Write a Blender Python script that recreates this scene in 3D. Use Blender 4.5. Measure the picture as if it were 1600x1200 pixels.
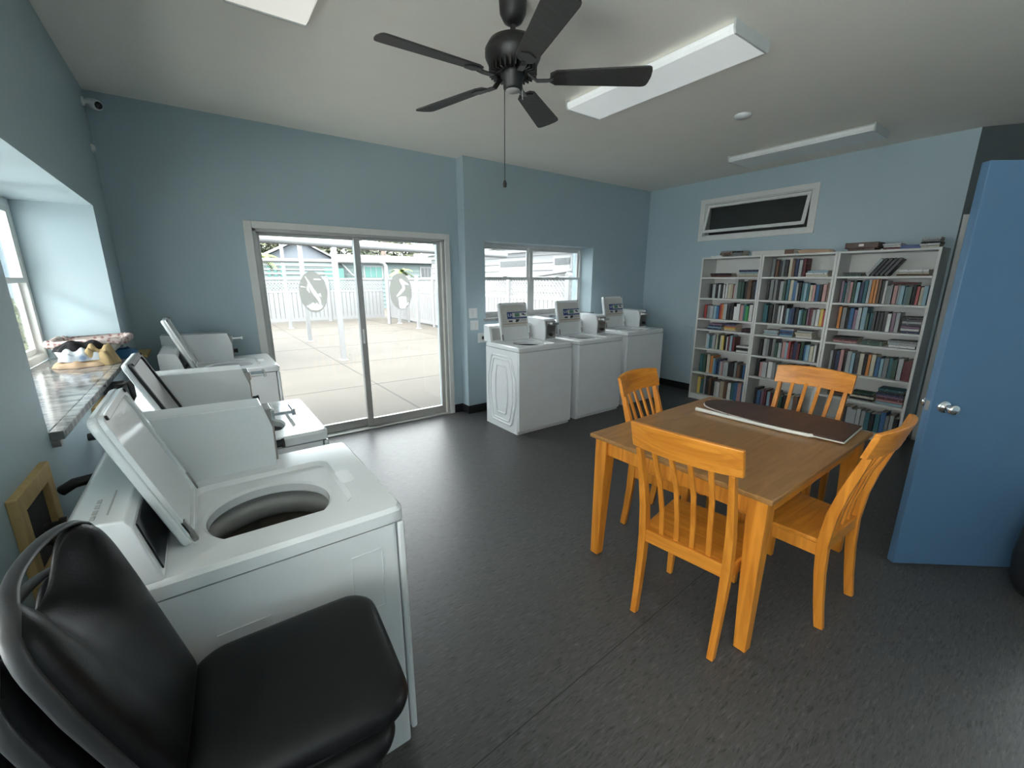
import bpy, bmesh, math, random
from mathutils import Vector, Matrix

for o in list(bpy.data.objects):
    bpy.data.objects.remove(o)
SC = bpy.context.scene
COL = SC.collection
R = math.radians

# ------------------------------------------------------------------ camera, light, exposure
cam = bpy.data.cameras.new('camera')
cam.sensor_width = 36.0
cam.lens = 662.0 / 1600.0 * 36.0
cam.clip_start = 0.02
cam_o = bpy.data.objects.new('camera', cam)
COL.objects.link(cam_o)
cam_o.location = (0, 0, 1.6)
cam_o.rotation_euler = (math.pi / 2 - 0.2398, 0, -0.628)
SC.camera = cam_o

SC.view_settings.view_transform = 'Standard'
SC.view_settings.look = 'None'
SC.view_settings.gamma = 1.0
SC.view_settings.use_curve_mapping = False
SC.view_settings.exposure = 1.32
SC.cycles.use_denoising = True
SC.cycles.max_bounces = 12
SC.cycles.diffuse_bounces = 7
SC.cycles.transparent_max_bounces = 16
SC.cycles.sample_clamp_indirect = 8.0
SC.cycles.caustics_reflective = False
SC.cycles.caustics_refractive = False

SKY = 5.0
world = bpy.data.worlds.new('overcast_sky')
SC.world = world
world.use_nodes = True
wn = world.node_tree.nodes
wl = world.node_tree.links
bg = wn['Background']
tc = wn.new('ShaderNodeTexCoord')
nz = wn.new('ShaderNodeTexNoise')
nz.inputs['Scale'].default_value = 2.2
nz.inputs['Detail'].default_value = 5
rp = wn.new('ShaderNodeValToRGB')
rp.color_ramp.elements[0].position = 0.40
rp.color_ramp.elements[0].color = (0.74, 0.86, 0.94, 1)
rp.color_ramp.elements[1].position = 0.60
rp.color_ramp.elements[1].color = (1.0, 1.0, 0.98, 1)
wl.new(tc.outputs['Generated'], nz.inputs['Vector'])
wl.new(nz.outputs['Fac'], rp.inputs['Fac'])
wl.new(rp.outputs['Color'], bg.inputs['Color'])
bg.inputs['Strength'].default_value = SKY
sun = bpy.data.lights.new('hazy_sun', 'SUN')          # bright patch of the overcast, behind left of the camera
sun.energy = 9.0
sun.angle = R(50)
sun.color = (1.0, 0.98, 0.94)
sun_o = bpy.data.objects.new('hazy_sun', sun)
COL.objects.link(sun_o)
sun_o.rotation_euler = Vector((0.75, 0.65, -1.05)).to_track_quat('-Z', 'Y').to_euler()


# ------------------------------------------------------------------ materials
def new_mat(name):
    m = bpy.data.materials.new(name)
    m.use_nodes = True
    return m, m.node_tree.nodes, m.node_tree.links, m.node_tree.nodes['Principled BSDF']


def mat(name, col, rough=0.5, metal=0.0, spec=0.5, var=0.06, scale=8.0, bump=0.0, bscale=120.0, coat=0.0, stretch=None):
    m, n, l, b = new_mat(name)
    b.inputs['Roughness'].default_value = rough
    b.inputs['Metallic'].default_value = metal
    b.inputs['Specular IOR Level'].default_value = spec
    if coat:
        b.inputs['Coat Weight'].default_value = coat
        b.inputs['Coat Roughness'].default_value = 0.15
    t = n.new('ShaderNodeTexCoord')
    mp = n.new('ShaderNodeMapping')
    if stretch:
        mp.inputs['Scale'].default_value = stretch
    l.new(t.outputs['Object'], mp.inputs['Vector'])
    z = n.new('ShaderNodeTexNoise')
    z.inputs['Scale'].default_value = scale
    z.inputs['Detail'].default_value = 4
    l.new(mp.outputs['Vector'], z.inputs['Vector'])
    r = n.new('ShaderNodeValToRGB')
    r.color_ramp.elements[0].position = 0.3
    r.color_ramp.elements[1].position = 0.7
    r.color_ramp.elements[0].color = tuple(max(0, c * (1 - var)) for c in col) + (1,)
    r.color_ramp.elements[1].color = tuple(min(1, c * (1 + var)) for c in col) + (1,)
    l.new(z.outputs['Fac'], r.inputs['Fac'])
    l.new(r.outputs['Color'], b.inputs['Base Color'])
    if bump:
        z2 = n.new('ShaderNodeTexNoise')
        z2.inputs['Scale'].default_value = bscale
        z2.inputs['Detail'].default_value = 3
        l.new(t.outputs['Object'], z2.inputs['Vector'])
        bp = n.new('ShaderNodeBump')
        bp.inputs['Strength'].default_value = bump
        bp.inputs['Distance'].default_value = 0.002
        l.new(z2.outputs['Fac'], bp.inputs['Height'])
        l.new(bp.outputs['Normal'], b.inputs['Normal'])
    return m


def wood_mat(name, c0, c1, rough=0.35, axis=0, scale=5.0):
    m, n, l, b = new_mat(name)
    b.inputs['Roughness'].default_value = rough
    t = n.new('ShaderNodeTexCoord')
    mp = n.new('ShaderNodeMapping')
    s = [14.0, 14.0, 14.0]
    s[axis] = 1.2
    mp.inputs['Scale'].default_value = s
    l.new(t.outputs['Object'], mp.inputs['Vector'])
    z = n.new('ShaderNodeTexNoise')
    z.inputs['Scale'].default_value = scale * 0.4
    z.inputs['Detail'].default_value = 6
    z.inputs['Distortion'].default_value = 1.2
    l.new(mp.outputs['Vector'], z.inputs['Vector'])
    r = n.new('ShaderNodeValToRGB')
    r.color_ramp.elements[0].position = 0.32
    r.color_ramp.elements[1].position = 0.68
    r.color_ramp.elements[0].color = c0 + (1,)
    r.color_ramp.elements[1].color = c1 + (1,)
    l.new(z.outputs['Fac'], r.inputs['Fac'])
    l.new(r.outputs['Color'], b.inputs['Base Color'])
    return m


def glass_mat(name, tint=(0.97, 0.985, 0.985), refl=0.5):
    m = bpy.data.materials.new(name)
    m.use_nodes = True
    n, l = m.node_tree.nodes, m.node_tree.links
    n.remove(n['Principled BSDF'])
    tr = n.new('ShaderNodeBsdfTransparent')
    tr.inputs['Color'].default_value = tint + (1,)
    gl = n.new('ShaderNodeBsdfGlossy')
    gl.inputs['Roughness'].default_value = 0.02
    fr = n.new('ShaderNodeFresnel')
    fr.inputs['IOR'].default_value = 1.45
    mu = n.new('ShaderNodeMath')
    mu.operation = 'MULTIPLY'
    mu.inputs[1].default_value = refl
    mx = n.new('ShaderNodeMixShader')
    l.new(fr.outputs['Fac'], mu.inputs[0])
    l.new(mu.outputs['Value'], mx.inputs['Fac'])
    l.new(tr.outputs['BSDF'], mx.inputs[1])
    l.new(gl.outputs['BSDF'], mx.inputs[2])
    l.new(mx.outputs['Shader'], n['Material Output'].inputs['Surface'])
    return m


def floor_mat():
    m, n, l, b = new_mat('vinyl_floor')
    t = n.new('ShaderNodeTexCoord')

    def noise(sx, sy, scale, detail, dist=0.0):
        mp = n.new('ShaderNodeMapping')
        mp.inputs['Scale'].default_value = (sx, sy, 1)
        mp.inputs['Rotation'].default_value = (0, 0, R(4))
        l.new(t.outputs['Object'], mp.inputs['Vector'])
        z = n.new('ShaderNodeTexNoise')
        z.inputs['Scale'].default_value = scale
        z.inputs['Detail'].default_value = detail
        z.inputs['Distortion'].default_value = dist
        l.new(mp.outputs['Vector'], z.inputs['Vector'])
        return z

    a = noise(3.2, 20, 6.5, 5, 0.9)
    r = n.new('ShaderNodeValToRGB')
    e = r.color_ramp.elements
    e[0].position = 0.30
    e[0].color = (0.030, 0.030, 0.030, 1)
    e[1].position = 0.44
    e[1].color = (0.060, 0.0597, 0.0590, 1)
    k = e.new(0.60)
    k.color = (0.070, 0.0695, 0.0685, 1)
    k = e.new(0.74)
    k.color = (0.110, 0.109, 0.107, 1)
    l.new(a.outputs['Fac'], r.inputs['Fac'])
    # sheet seam
    sp = n.new('ShaderNodeSeparateXYZ')
    l.new(t.outputs['Object'], sp.inputs['Vector'])
    ad = n.new('ShaderNodeMath'); ad.operation = 'MULTIPLY_ADD'
    ad.inputs[1].default_value = -0.053
    ad.inputs[2].default_value = -0.926
    l.new(sp.outputs['X'], ad.inputs[0])
    sm = n.new('ShaderNodeMath'); sm.operation = 'ADD'
    l.new(sp.outputs['Y'], sm.inputs[0]); l.new(ad.outputs[0], sm.inputs[1])
    ab = n.new('ShaderNodeMath'); ab.operation = 'ABSOLUTE'
    l.new(sm.outputs[0], ab.inputs[0])
    lt = n.new('ShaderNodeMath'); lt.operation = 'LESS_THAN'; lt.inputs[1].default_value = 0.0022
    l.new(ab.outputs[0], lt.inputs[0])
    mx = n.new('ShaderNodeMixRGB')
    mx.inputs['Color2'].default_value = (0.02, 0.02, 0.02, 1)
    l.new(lt.outputs[0], mx.inputs['Fac'])
    l.new(r.outputs['Color'], mx.inputs['Color1'])
    l.new(mx.outputs['Color'], b.inputs['Base Color'])
    b.inputs['Roughness'].default_value = 0.42
    b.inputs['Specular IOR Level'].default_value = 0.34
    c = noise(3, 20, 9.0, 3, 0.4)
    bp = n.new('ShaderNodeBump')
    bp.inputs['Strength'].default_value = 0.25
    bp.inputs['Distance'].default_value = 0.002
    l.new(c.outputs['Fac'], bp.inputs['Height'])
    l.new(bp.outputs['Normal'], b.inputs['Normal'])
    return m


def concrete_mat():
    m, n, l, b = new_mat('patio_concrete')
    t = n.new('ShaderNodeTexCoord')
    z = n.new('ShaderNodeTexNoise')
    z.inputs['Scale'].default_value = 1.3
    z.inputs['Detail'].default_value = 8
    l.new(t.outputs['Object'], z.inputs['Vector'])
    r = n.new('ShaderNodeValToRGB')
    r.color_ramp.elements[0].position = 0.25
    r.color_ramp.elements[1].position = 0.75
    r.color_ramp.elements[0].color = (0.0385, 0.0322, 0.0248, 1)
    r.color_ramp.elements[1].color = (0.050, 0.042, 0.0325, 1)
    l.new(z.outputs['Fac'], r.inputs['Fac'])
    # a few wandering cracks
    v = n.new('ShaderNodeTexVoronoi')
    v.feature = 'DISTANCE_TO_EDGE'
    v.inputs['Scale'].default_value = 0.16
    zz = n.new('ShaderNodeTexNoise')
    zz.inputs['Scale'].default_value = 1.1
    zz.inputs['Detail'].default_value = 4
    l.new(t.outputs['Object'], zz.inputs['Vector'])
    mxv = n.new('ShaderNodeVectorMath'); mxv.operation = 'MULTIPLY_ADD'
    mxv.inputs[1].default_value = (1.6, 1.6, 0)
    l.new(zz.outputs['Color'], mxv.inputs[0]); l.new(t.outputs['Object'], mxv.inputs[2])
    l.new(mxv.outputs[0], v.inputs['Vector'])
    lt = n.new('ShaderNodeMath'); lt.operation = 'LESS_THAN'; lt.inputs[1].default_value = 0.0022
    l.new(v.outputs['Distance'], lt.inputs[0])
    mx = n.new('ShaderNodeMixRGB')
    mx.inputs['Color2'].default_value = (0.024, 0.021, 0.018, 1)
    l.new(lt.outputs[0], mx.inputs['Fac'])
    l.new(r.outputs['Color'], mx.inputs['Color1'])
    l.new(mx.outputs['Color'], b.inputs['Base Color'])
    b.inputs['Roughness'].default_value = 0.9
    return m


def marble_mat():
    m, n, l, b = new_mat('grey_marble')
    t = n.new('ShaderNodeTexCoord')
    mp = n.new('ShaderNodeMapping')
    mp.inputs['Scale'].default_value = (2.0, 6.5, 1)
    mp.inputs['Rotation'].default_value = (0, 0, R(18))
    l.new(t.outputs['Object'], mp.inputs['Vector'])
    z = n.new('ShaderNodeTexNoise')
    z.inputs['Scale'].default_value = 3.2
    z.inputs['Detail'].default_value = 7
    z.inputs['Distortion'].default_value = 1.4
    l.new(mp.outputs['Vector'], z.inputs['Vector'])
    r = n.new('ShaderNodeValToRGB')
    e = r.color_ramp.elements
    e[0].position = 0.33
    e[0].color = (0.085, 0.09, 0.095, 1)
    e[1].position = 0.68
    e[1].color = (0.36, 0.35, 0.34, 1)
    k = e.new(0.47)
    k.color = (0.215, 0.215, 0.215, 1)
    l.new(z.outputs['Fac'], r.inputs['Fac'])
    l.new(r.outputs['Color'], b.inputs['Base Color'])
    b.inputs['Roughness'].default_value = 0.12
    return m


def cloth_print_mat(name, base, c1, c2, scale=26):
    m, n, l, b = new_mat(name)
    t = n.new('ShaderNodeTexCoord')
    v = n.new('ShaderNodeTexVoronoi')
    v.inputs['Scale'].default_value = scale
    l.new(t.outputs['Object'], v.inputs['Vector'])
    r = n.new('ShaderNodeValToRGB')
    e = r.color_ramp.elements
    e[0].position = 0.25
    e[0].color = c1 + (1,)
    e[1].position = 0.55
    e[1].color = base + (1,)
    k = e.new(0.38)
    k.color = c2 + (1,)
    l.new(v.outputs['Distance'], r.inputs['Fac'])
    l.new(r.outputs['Color'], b.inputs['Base Color'])
    b.inputs['Roughness'].default_value = 0.9
    return m


def siding_mat(name, col, pitch=0.2):
    return mat(name, col, 0.7, var=0.04, scale=1.0)


def leaf_mat(name, c0, c1):
    m, n, l, b = new_mat(name)
    t = n.new('ShaderNodeTexCoord')
    z = n.new('ShaderNodeTexNoise')
    z.inputs['Scale'].default_value = 3.0
    z.inputs['Detail'].default_value = 5
    l.new(t.outputs['Object'], z.inputs['Vector'])
    r = n.new('ShaderNodeValToRGB')
    r.color_ramp.elements[0].position = 0.35
    r.color_ramp.elements[1].position = 0.65
    r.color_ramp.elements[0].color = c0 + (1,)
    r.color_ramp.elements[1].color = c1 + (1,)
    l.new(z.outputs['Fac'], r.inputs['Fac'])
    l.new(r.outputs['Color'], b.inputs['Base Color'])
    b.inputs['Roughness'].default_value = 0.7
    return m


M = {}
M['wall'] = mat('pale_blue_paint', (0.38, 0.475, 0.515), 0.55, var=0.02, scale=2, bump=0.25, bscale=90)
M['ceiling'] = mat('ceiling_paint', (0.86, 0.83, 0.76), 0.8, var=0.015, scale=3, bump=0.3, bscale=70)
M['floor'] = floor_mat()
M['base'] = mat('black_vinyl_base', (0.012, 0.012, 0.014), 0.45)
M['trim'] = mat('white_trim_paint', (0.66, 0.66, 0.63), 0.5, var=0.03)
M['alu'] = mat('window_aluminium', (0.50, 0.50, 0.48), 0.4, metal=0.45, var=0.06)
M['aluw'] = mat('white_window_frame', (0.72, 0.72, 0.70), 0.4, var=0.03)
M['winframe'] = mat('grey_white_window_frame', (0.60, 0.60, 0.59), 0.35, metal=0.2, var=0.05)
M['glass'] = glass_mat('clear_glass')
M['darkglass'] = mat('dark_screen', (0.020, 0.022, 0.022), 0.25, var=0.2)
M['concrete'] = concrete_mat()
M['joint'] = mat('concrete_joint', (0.020, 0.018, 0.015), 0.9)
M['marble'] = marble_mat()
M['enamel'] = mat('white_enamel', (0.78, 0.80, 0.81), 0.16, var=0.015, scale=3)
M['plasticw'] = mat('white_plastic', (0.72, 0.73, 0.73), 0.35, var=0.02)
M['plasticg'] = mat('grey_plastic', (0.42, 0.42, 0.41), 0.4, var=0.04)
M['gasket'] = mat('black_rubber', (0.016, 0.016, 0.017), 0.55)
M['blackgloss'] = mat('black_gloss_panel', (0.012, 0.012, 0.014), 0.12)
M['steel'] = mat('stainless_steel', (0.36, 0.34, 0.32), 0.3, metal=1.0, var=0.1, scale=20)
M['basket'] = mat('washer_basket', (0.20, 0.175, 0.15), 0.35, metal=0.5, var=0.15, scale=30)
M['tubring'] = mat('tub_ring_plastic', (0.30, 0.30, 0.29), 0.35)
M['chrome'] = mat('chrome', (0.78, 0.78, 0.77), 0.12, metal=1.0, var=0.05)
M['oak'] = wood_mat('honey_wood', (0.50, 0.168, 0.017), (0.72, 0.280, 0.036), 0.33, axis=2)
M['oakx'] = wood_mat('honey_wood_grain_across', (0.50, 0.168, 0.017), (0.72, 0.280, 0.036), 0.33, axis=0)
M['oaktop'] = wood_mat('honey_wood_table_top', (0.26, 0.125, 0.038), (0.37, 0.185, 0.062), 0.28, axis=0)
M['piping'] = mat('dark_grey_vinyl_edge', (0.022, 0.022, 0.023), 0.4)
M['vinyl'] = mat('black_vinyl', (0.0055, 0.0055, 0.006), 0.40, spec=0.22, var=0.15, bump=0.15, bscale=300)
M['tube'] = mat('black_steel_tube', (0.016, 0.016, 0.017), 0.35)
M['bluedoor'] = mat('blue_door_paint', (0.065, 0.135, 0.225), 0.42, var=0.02, bump=0.12, bscale=220)
M['shelf'] = mat('white_bookcase_laminate', (0.62, 0.62, 0.59), 0.45, var=0.02)
M['fan'] = mat('fan_dark_bronze', (0.018, 0.017, 0.016), 0.4, var=0.1)
M['blade'] = mat('fan_blade_dark_wood', (0.040, 0.039, 0.038), 0.55, var=0.25, scale=10, stretch=(1, 12, 1))
M['lens'] = mat('white_acrylic_lens', (0.80, 0.82, 0.81), 0.3, var=0.02, stretch=(1, 20, 1))
for nm_, cl_, st_ in (('lensdim', (0.90, 0.96, 0.95), 0.13), ('lenswarm', (1.0, 0.96, 0.86), 0.20)):
    M[nm_] = mat(nm_ + '_acrylic', (0.80, 0.82, 0.81), 0.3, var=0.02, stretch=(1, 20, 1))
    bs_ = M[nm_].node_tree.nodes['Principled BSDF']
    bs_.inputs['Emission Color'].default_value = cl_ + (1,)
    bs_.inputs['Emission Strength'].default_value = st_
M['fixture'] = mat('white_fixture_metal', (0.55, 0.57, 0.56), 0.4, var=0.03)
M['pvc'] = mat('white_vinyl_pvc', (0.135, 0.137, 0.139), 0.4, var=0.02)
M['paper'] = mat('paper_pages', (0.62, 0.57, 0.47), 0.9, var=0.08, scale=60)


def frosted(name, col, clear):
    m = bpy.data.materials.new(name)
    m.use_nodes = True
    n, l = m.node_tree.nodes, m.node_tree.links
    n.remove(n['Principled BSDF'])
    tr = n.new('ShaderNodeBsdfTransparent')
    tl = n.new('ShaderNodeBsdfTranslucent')
    tl.inputs['Color'].default_value = col + (1,)
    z = n.new('ShaderNodeTexNoise')
    z.inputs['Scale'].default_value = 60
    mu = n.new('ShaderNodeMath'); mu.operation = 'MULTIPLY_ADD'
    mu.inputs[1].default_value = 0.08; mu.inputs[2].default_value = clear
    l.new(z.outputs['Fac'], mu.inputs[0])
    mx = n.new('ShaderNodeMixShader')
    l.new(mu.outputs[0], mx.inputs['Fac'])
    l.new(tl.outputs['BSDF'], mx.inputs[1]); l.new(tr.outputs['BSDF'], mx.inputs[2])
    l.new(mx.outputs['Shader'], n['Material Output'].inputs['Surface'])
    return m


M['decal'] = frosted('frosted_grey_film', (0.42, 0.42, 0.40), 0.05)
M['decalw'] = frosted('frosted_white_film', (0.80, 0.80, 0.78), 0.45)
M['boardbrown'] = wood_mat('brown_board', (0.050, 0.024, 0.016), (0.085, 0.042, 0.030), 0.45, axis=0)
M['cream'] = mat('cream_white_plastic', (0.72, 0.70, 0.64), 0.4)
M['rawwood'] = wood_mat('raw_pine', (0.46, 0.31, 0.12), (0.56, 0.40, 0.17), 0.6, axis=2)
M['dark'] = mat('dark_recess', (0.03, 0.03, 0.03), 0.8, var=0.3)
M['lav'] = mat('lavender_sticker', (0.50, 0.50, 0.60), 0.5)
M['ink'] = mat('dark_ink', (0.03, 0.03, 0.05), 0.5)
M['inkblue'] = mat('blue_print', (0.02, 0.055, 0.20), 0.4)
M['green'] = mat('green_print', (0.09, 0.22, 0.15), 0.4)
M['tan'] = mat('tan_print', (0.42, 0.27, 0.17), 0.5)
M['sheet'] = mat('label_sheet', (0.56, 0.55, 0.52), 0.45, var=0.06, scale=20)


# ------------------------------------------------------------------ mesh helpers
class MB:
    def __init__(s):
        s.v, s.f, s.mi, s.sm = [], [], [], []

    def add(s, verts, faces, mi=0, smooth=False, M4=None):
        n = len(s.v)
        for p in verts:
            p = Vector(p)
            if M4 is not None:
                p = M4 @ p
            s.v.append(p)
        for f in faces:
            s.f.append([n + i for i in f])
            s.mi.append(mi)
            s.sm.append(smooth)
        return s

    def box(s, a, b, mi=0, M4=None):
        x0, y0, z0 = [min(p, q) for p, q in zip(a, b)]
        x1, y1, z1 = [max(p, q) for p, q in zip(a, b)]
        v = [(x0, y0, z0), (x1, y0, z0), (x1, y1, z0), (x0, y1, z0), (x0, y0, z1), (x1, y0, z1), (x1, y1, z1), (x0, y1, z1)]
        f = [(0, 3, 2, 1), (4, 5, 6, 7), (0, 1, 5, 4), (1, 2, 6, 5), (2, 3, 7, 6), (3, 0, 4, 7)]
        return s.add(v, f, mi, False, M4)

    def prism(s, poly, d0, d1, axis='z', mi=0, M4=None, smooth=False):
        """poly: 2-D outline; extruded along axis from d0 to d1"""
        def P(u, w, d):
            return {'z': (u, w, d), 'y': (u, d, w), 'x': (d, u, w)}[axis]
        n = len(poly)
        v = [P(u, w, d0) for u, w in poly] + [P(u, w, d1) for u, w in poly]
        f = [tuple(range(n))[::-1], tuple(range(n, 2 * n))]
        s.add(v, f, mi, False, M4)
        k = len(s.v) - 2 * n
        for i in range(n):
            j = (i + 1) % n
            s.f.append([k + i, k + j, k + n + j, k + n + i])
            s.mi.append(mi)
            s.sm.append(smooth)
        return s

    def lathe(s, prof, c=(0, 0, 0), seg=32, mi=0, M4=None, smooth=True, caps=True):
        n = len(prof)
        v, f = [], []
        for i in range(seg):
            a = 2 * math.pi * i / seg
            for r, z in prof:
                v.append((c[0] + r * math.cos(a), c[1] + r * math.sin(a), c[2] + z))
        for i in range(seg):
            j = (i + 1) % seg
            for k in range(n - 1):
                f.append((i * n + k, j * n + k, j * n + k + 1, i * n + k + 1))
        s.add(v, f, mi, smooth, M4)
        if caps:
            b = len(s.v) - len(v)
            if prof[0][0] > 1e-5:
                s.f.append([b + i * n for i in range(seg)][::-1]); s.mi.append(mi); s.sm.append(False)
            if prof[-1][0] > 1e-5:
                s.f.append([b + i * n + n - 1 for i in range(seg)]); s.mi.append(mi); s.sm.append(False)
        return s

    def sweep(s, path, sec, mi=0, smooth=False, M4=None, up=(0, 0, 1), closed=False, scales=None):
        """sweep a 2-D section (list of (u,w)) along path"""
        P = [Vector(p) for p in path]
        n, k = len(P), len(sec)
        v, f = [], []
        upv = Vector(up)
        prev = None
        for i in range(n):
            if closed:
                t = P[(i + 1) % n] - P[i - 1]
            else:
                t = P[min(i + 1, n - 1)] - P[max(i - 1, 0)]
            t.normalize()
            if prev is None:
                a = upv.cross(t)
                if a.length < 1e-4:
                    a = Vector((1, 0, 0)).cross(t)
                a.normalize()
            else:
                a = prev - t * prev.dot(t)
                a.normalize()
            prev = a
            b = t.cross(a)
            q = scales[i] if scales else 1.0
            for u, w in sec:
                v.append(P[i] + a * (u * q) + b * (w * q))
        m = n if closed else n - 1
        for i in range(m):
            j = (i + 1) % n
            for c in range(k):
                d = (c + 1) % k
                f.append((i * k + c, i * k + d, j * k + d, j * k + c))
        s.add(v, f, mi, smooth, M4)
        if not closed:
            q0 = len(s.v) - len(v)
            for cap in ([q0 + c for c in range(k)][::-1], [q0 + (n - 1) * k + c for c in range(k)]):
                s.f.append(cap)
                s.mi.append(mi)
                s.sm.append(False)
        return s

    def tube(s, path, r, seg=10, mi=0, M4=None, closed=False, scales=None):
        sec = [(r * math.cos(2 * math.pi * i / seg), r * math.sin(2 * math.pi * i / seg)) for i in range(seg)]
        return s.sweep(path, sec, mi, True, M4, closed=closed, scales=scales)

    def bar(s, path, w, h, mi=0, up=(0, 0, 1), M4=None, closed=False, scales=None):
        sec = [(-w / 2, -h / 2), (w / 2, -h / 2), (w / 2, h / 2), (-w / 2, h / 2)]
        return s.sweep(path, sec, mi, False, M4, up, closed, scales)

    def build(s, name, mats, parent=None, bevel=0.0, seg=2, sub=0, loc=None):
        me = bpy.data.meshes.new(name)
        me.from_pydata([tuple(p) for p in s.v], [], s.f)
        if not isinstance(mats, (list, tuple)):
            mats = [mats]
        for m in mats:
            me.materials.append(M[m] if isinstance(m, str) else m)
        me.polygons.foreach_set('material_index', s.mi)
        me.polygons.foreach_set('use_smooth', s.sm)
        me.update()
        bm = bmesh.new(); bm.from_mesh(me)
        bmesh.ops.recalc_face_normals(bm, faces=bm.faces)
        for e in bm.edges:
            if len(e.link_faces) == 2 and e.link_faces[0].smooth != e.link_faces[1].smooth:
                e.smooth = False
        bm.to_mesh(me); bm.free()
        o = bpy.data.objects.new(name, me)
        COL.objects.link(o)
        if parent is not None:
            o.parent = parent
        if loc:
            o.location = loc
        if bevel:
            md = o.modifiers.new('edge', 'BEVEL')
            md.width = bevel
            md.segments = seg
            md.limit_method = 'ANGLE'
            md.angle_limit = R(35)
            md.harden_normals = False
        if sub:
            md = o.modifiers.new('round', 'SUBSURF')
            md.levels = sub
            md.render_levels = sub
        return o


def tag(o, label, cat, group=None, kind=None):
    o['label'] = label
    o['category'] = cat
    if group:
        o['group'] = group
    if kind:
        o['kind'] = kind
    return o


def thing(name, label, cat, loc=(0, 0, 0), rz=0.0, group=None, kind=None, rot=None):
    o = bpy.data.objects.new(name, None)
    o.empty_display_size = 0.05
    COL.objects.link(o)
    o.location = loc
    o.rotation_euler = rot if rot else (0, 0, rz)
    return tag(o, label, cat, group, kind)


def children(o):
    return [c for c in bpy.data.objects if c.parent == o]


def copy_tree(o, parent=None):
    c = o.copy()
    COL.objects.link(c)
    if parent is not None:
        c.parent = parent
    for ch in children(o):
        copy_tree(ch, c)
    return c


def struct(name, mb, m, label, cat, bevel=0.0):
    return tag(mb.build(name, m, None, bevel), label, cat, kind='structure')


def rrect(x0, y0, x1, y1, r, n=5):
    pts = []
    for cx, cy, a0 in ((x1 - r, y1 - r, 0), (x0 + r, y1 - r, 90), (x0 + r, y0 + r, 180), (x1 - r, y0 + r, 270)):
        for i in range(n + 1):
            a = R(a0 + 90 * i / n)
            pts.append((cx + r * math.cos(a), cy + r * math.sin(a)))
    return pts


def look(p, d, up=(0, 0, 1)):
    """matrix with local +Z along d at p"""
    d = Vector(d).normalized()
    return Matrix.Translation(p) @ d.to_track_quat('Z', 'Y').to_matrix().to_4x4()


# ------------------------------------------------------------------ room shell
XL, XR, YB, YB2, CZ, YF = -0.46, 5.76, 4.51, 4.36, 2.905, -1.9
YO = 4.76
DX0, DX1, DZ = 0.46, 2.33, 2.045           # sliding door opening
W1 = (2.772, 4.572, 1.15, 2.045)           # back window: x0 x1 z0 z1
W2 = (1.953, 3.89, 1.115, 2.062)           # left window: y0 y1 z0 z1
W_FILL = (-1.8, 1.0, 0.9, 2.62)             # unseen left window beside the camera, added for fill light
HW = (2.17, 3.44, 2.185, 2.60)             # hopper window: y0 y1 z0 z1

b = MB()
b.box((XL - 0.42, YF - 0.2, -0.12), (7.4, YO - 0.10, 0))
struct('floor', b, 'floor', 'dark grey streaked sheet vinyl floor with one long seam', 'floor')
b = MB()
b.box((XL - 0.45, YF - 0.2, CZ), (7.4, YO, CZ + 0.15))
struct('ceiling', b, 'ceiling', 'flat off-white painted ceiling', 'ceiling')

b = MB()                                     # back wall, two planes
b.box((XL - 0.42, YB, 0), (DX0, YO, CZ))
b.box((DX0, YB, DZ), (DX1, YO, CZ))
b.box((DX1, YB, 0), (2.51, YO, CZ))
b.box((2.51, YB2, 0), (W1[0], YO, CZ))
b.box((W1[0], YB2, 0), (W1[1], YO, W1[2]))
b.box((W1[0], YB2, W1[3]), (W1[1], YO, CZ))
b.box((W1[1], YB2, 0), (XR + 0.2, YO, CZ))
struct('wall_back', b, 'wall', 'pale blue back wall with sliding door and recessed window', 'wall')
b = MB()
b.box((XL - 0.42, YF - 0.2, 0), (XL, W_FILL[0], CZ))
b.box((XL - 0.42, W_FILL[0], 0), (XL, W_FILL[1], W_FILL[2]))
b.box((XL - 0.42, W_FILL[0], W_FILL[3]), (XL, W_FILL[1], CZ))
b.box((XL - 0.42, W_FILL[1], 0), (XL, W2[0], CZ))
b.box((XL - 0.42, W2[0], 0), (XL, W2[1], W2[2] - 0.03))
b.box((XL - 0.42, W2[0], W2[3]), (XL, W2[1], CZ))
b.box((XL - 0.42, W2[1], 0), (XL, YB, CZ))
struct('wall_left', b, 'wall', 'pale blue left wall with deep window recess', 'wall')
b = MB()
b.box((XR, 0.927, 0), (XR + 0.2, HW[0], CZ))
b.box((XR, HW[0], 0), (XR + 0.2, HW[1], HW[2]))
b.box((XR, HW[0], HW[3]), (XR + 0.2, HW[1], CZ))
b.box((XR, HW[1], 0), (XR + 0.2, YB2, CZ))
struct('wall_right', b, 'wall', 'pale blue right wall behind the bookcases', 'wall')
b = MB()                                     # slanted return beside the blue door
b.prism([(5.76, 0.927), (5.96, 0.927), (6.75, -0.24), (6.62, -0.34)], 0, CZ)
M['painted_shade'] = mat('recess_painted_shade', (0.085, 0.105, 0.108), 0.6)  # darkness of the unlit recess put into the wall colour
struct('wall_recess', b, 'painted_shade', 'blue recess wall behind blue door, shade painted into its colour', 'wall')
b = MB()
b.box((3.80, -0.34, 0), (7.4, -0.20, CZ))
struct('wall_partition', b, 'wall', 'pale blue partition wall that carries the blue door', 'wall')
b = MB()
b.box((XL - 0.42, YF - 0.2, 0), (7.4, YF, CZ))
struct('wall_front', b, 'wall', 'pale blue wall behind the camera', 'wall')

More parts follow.
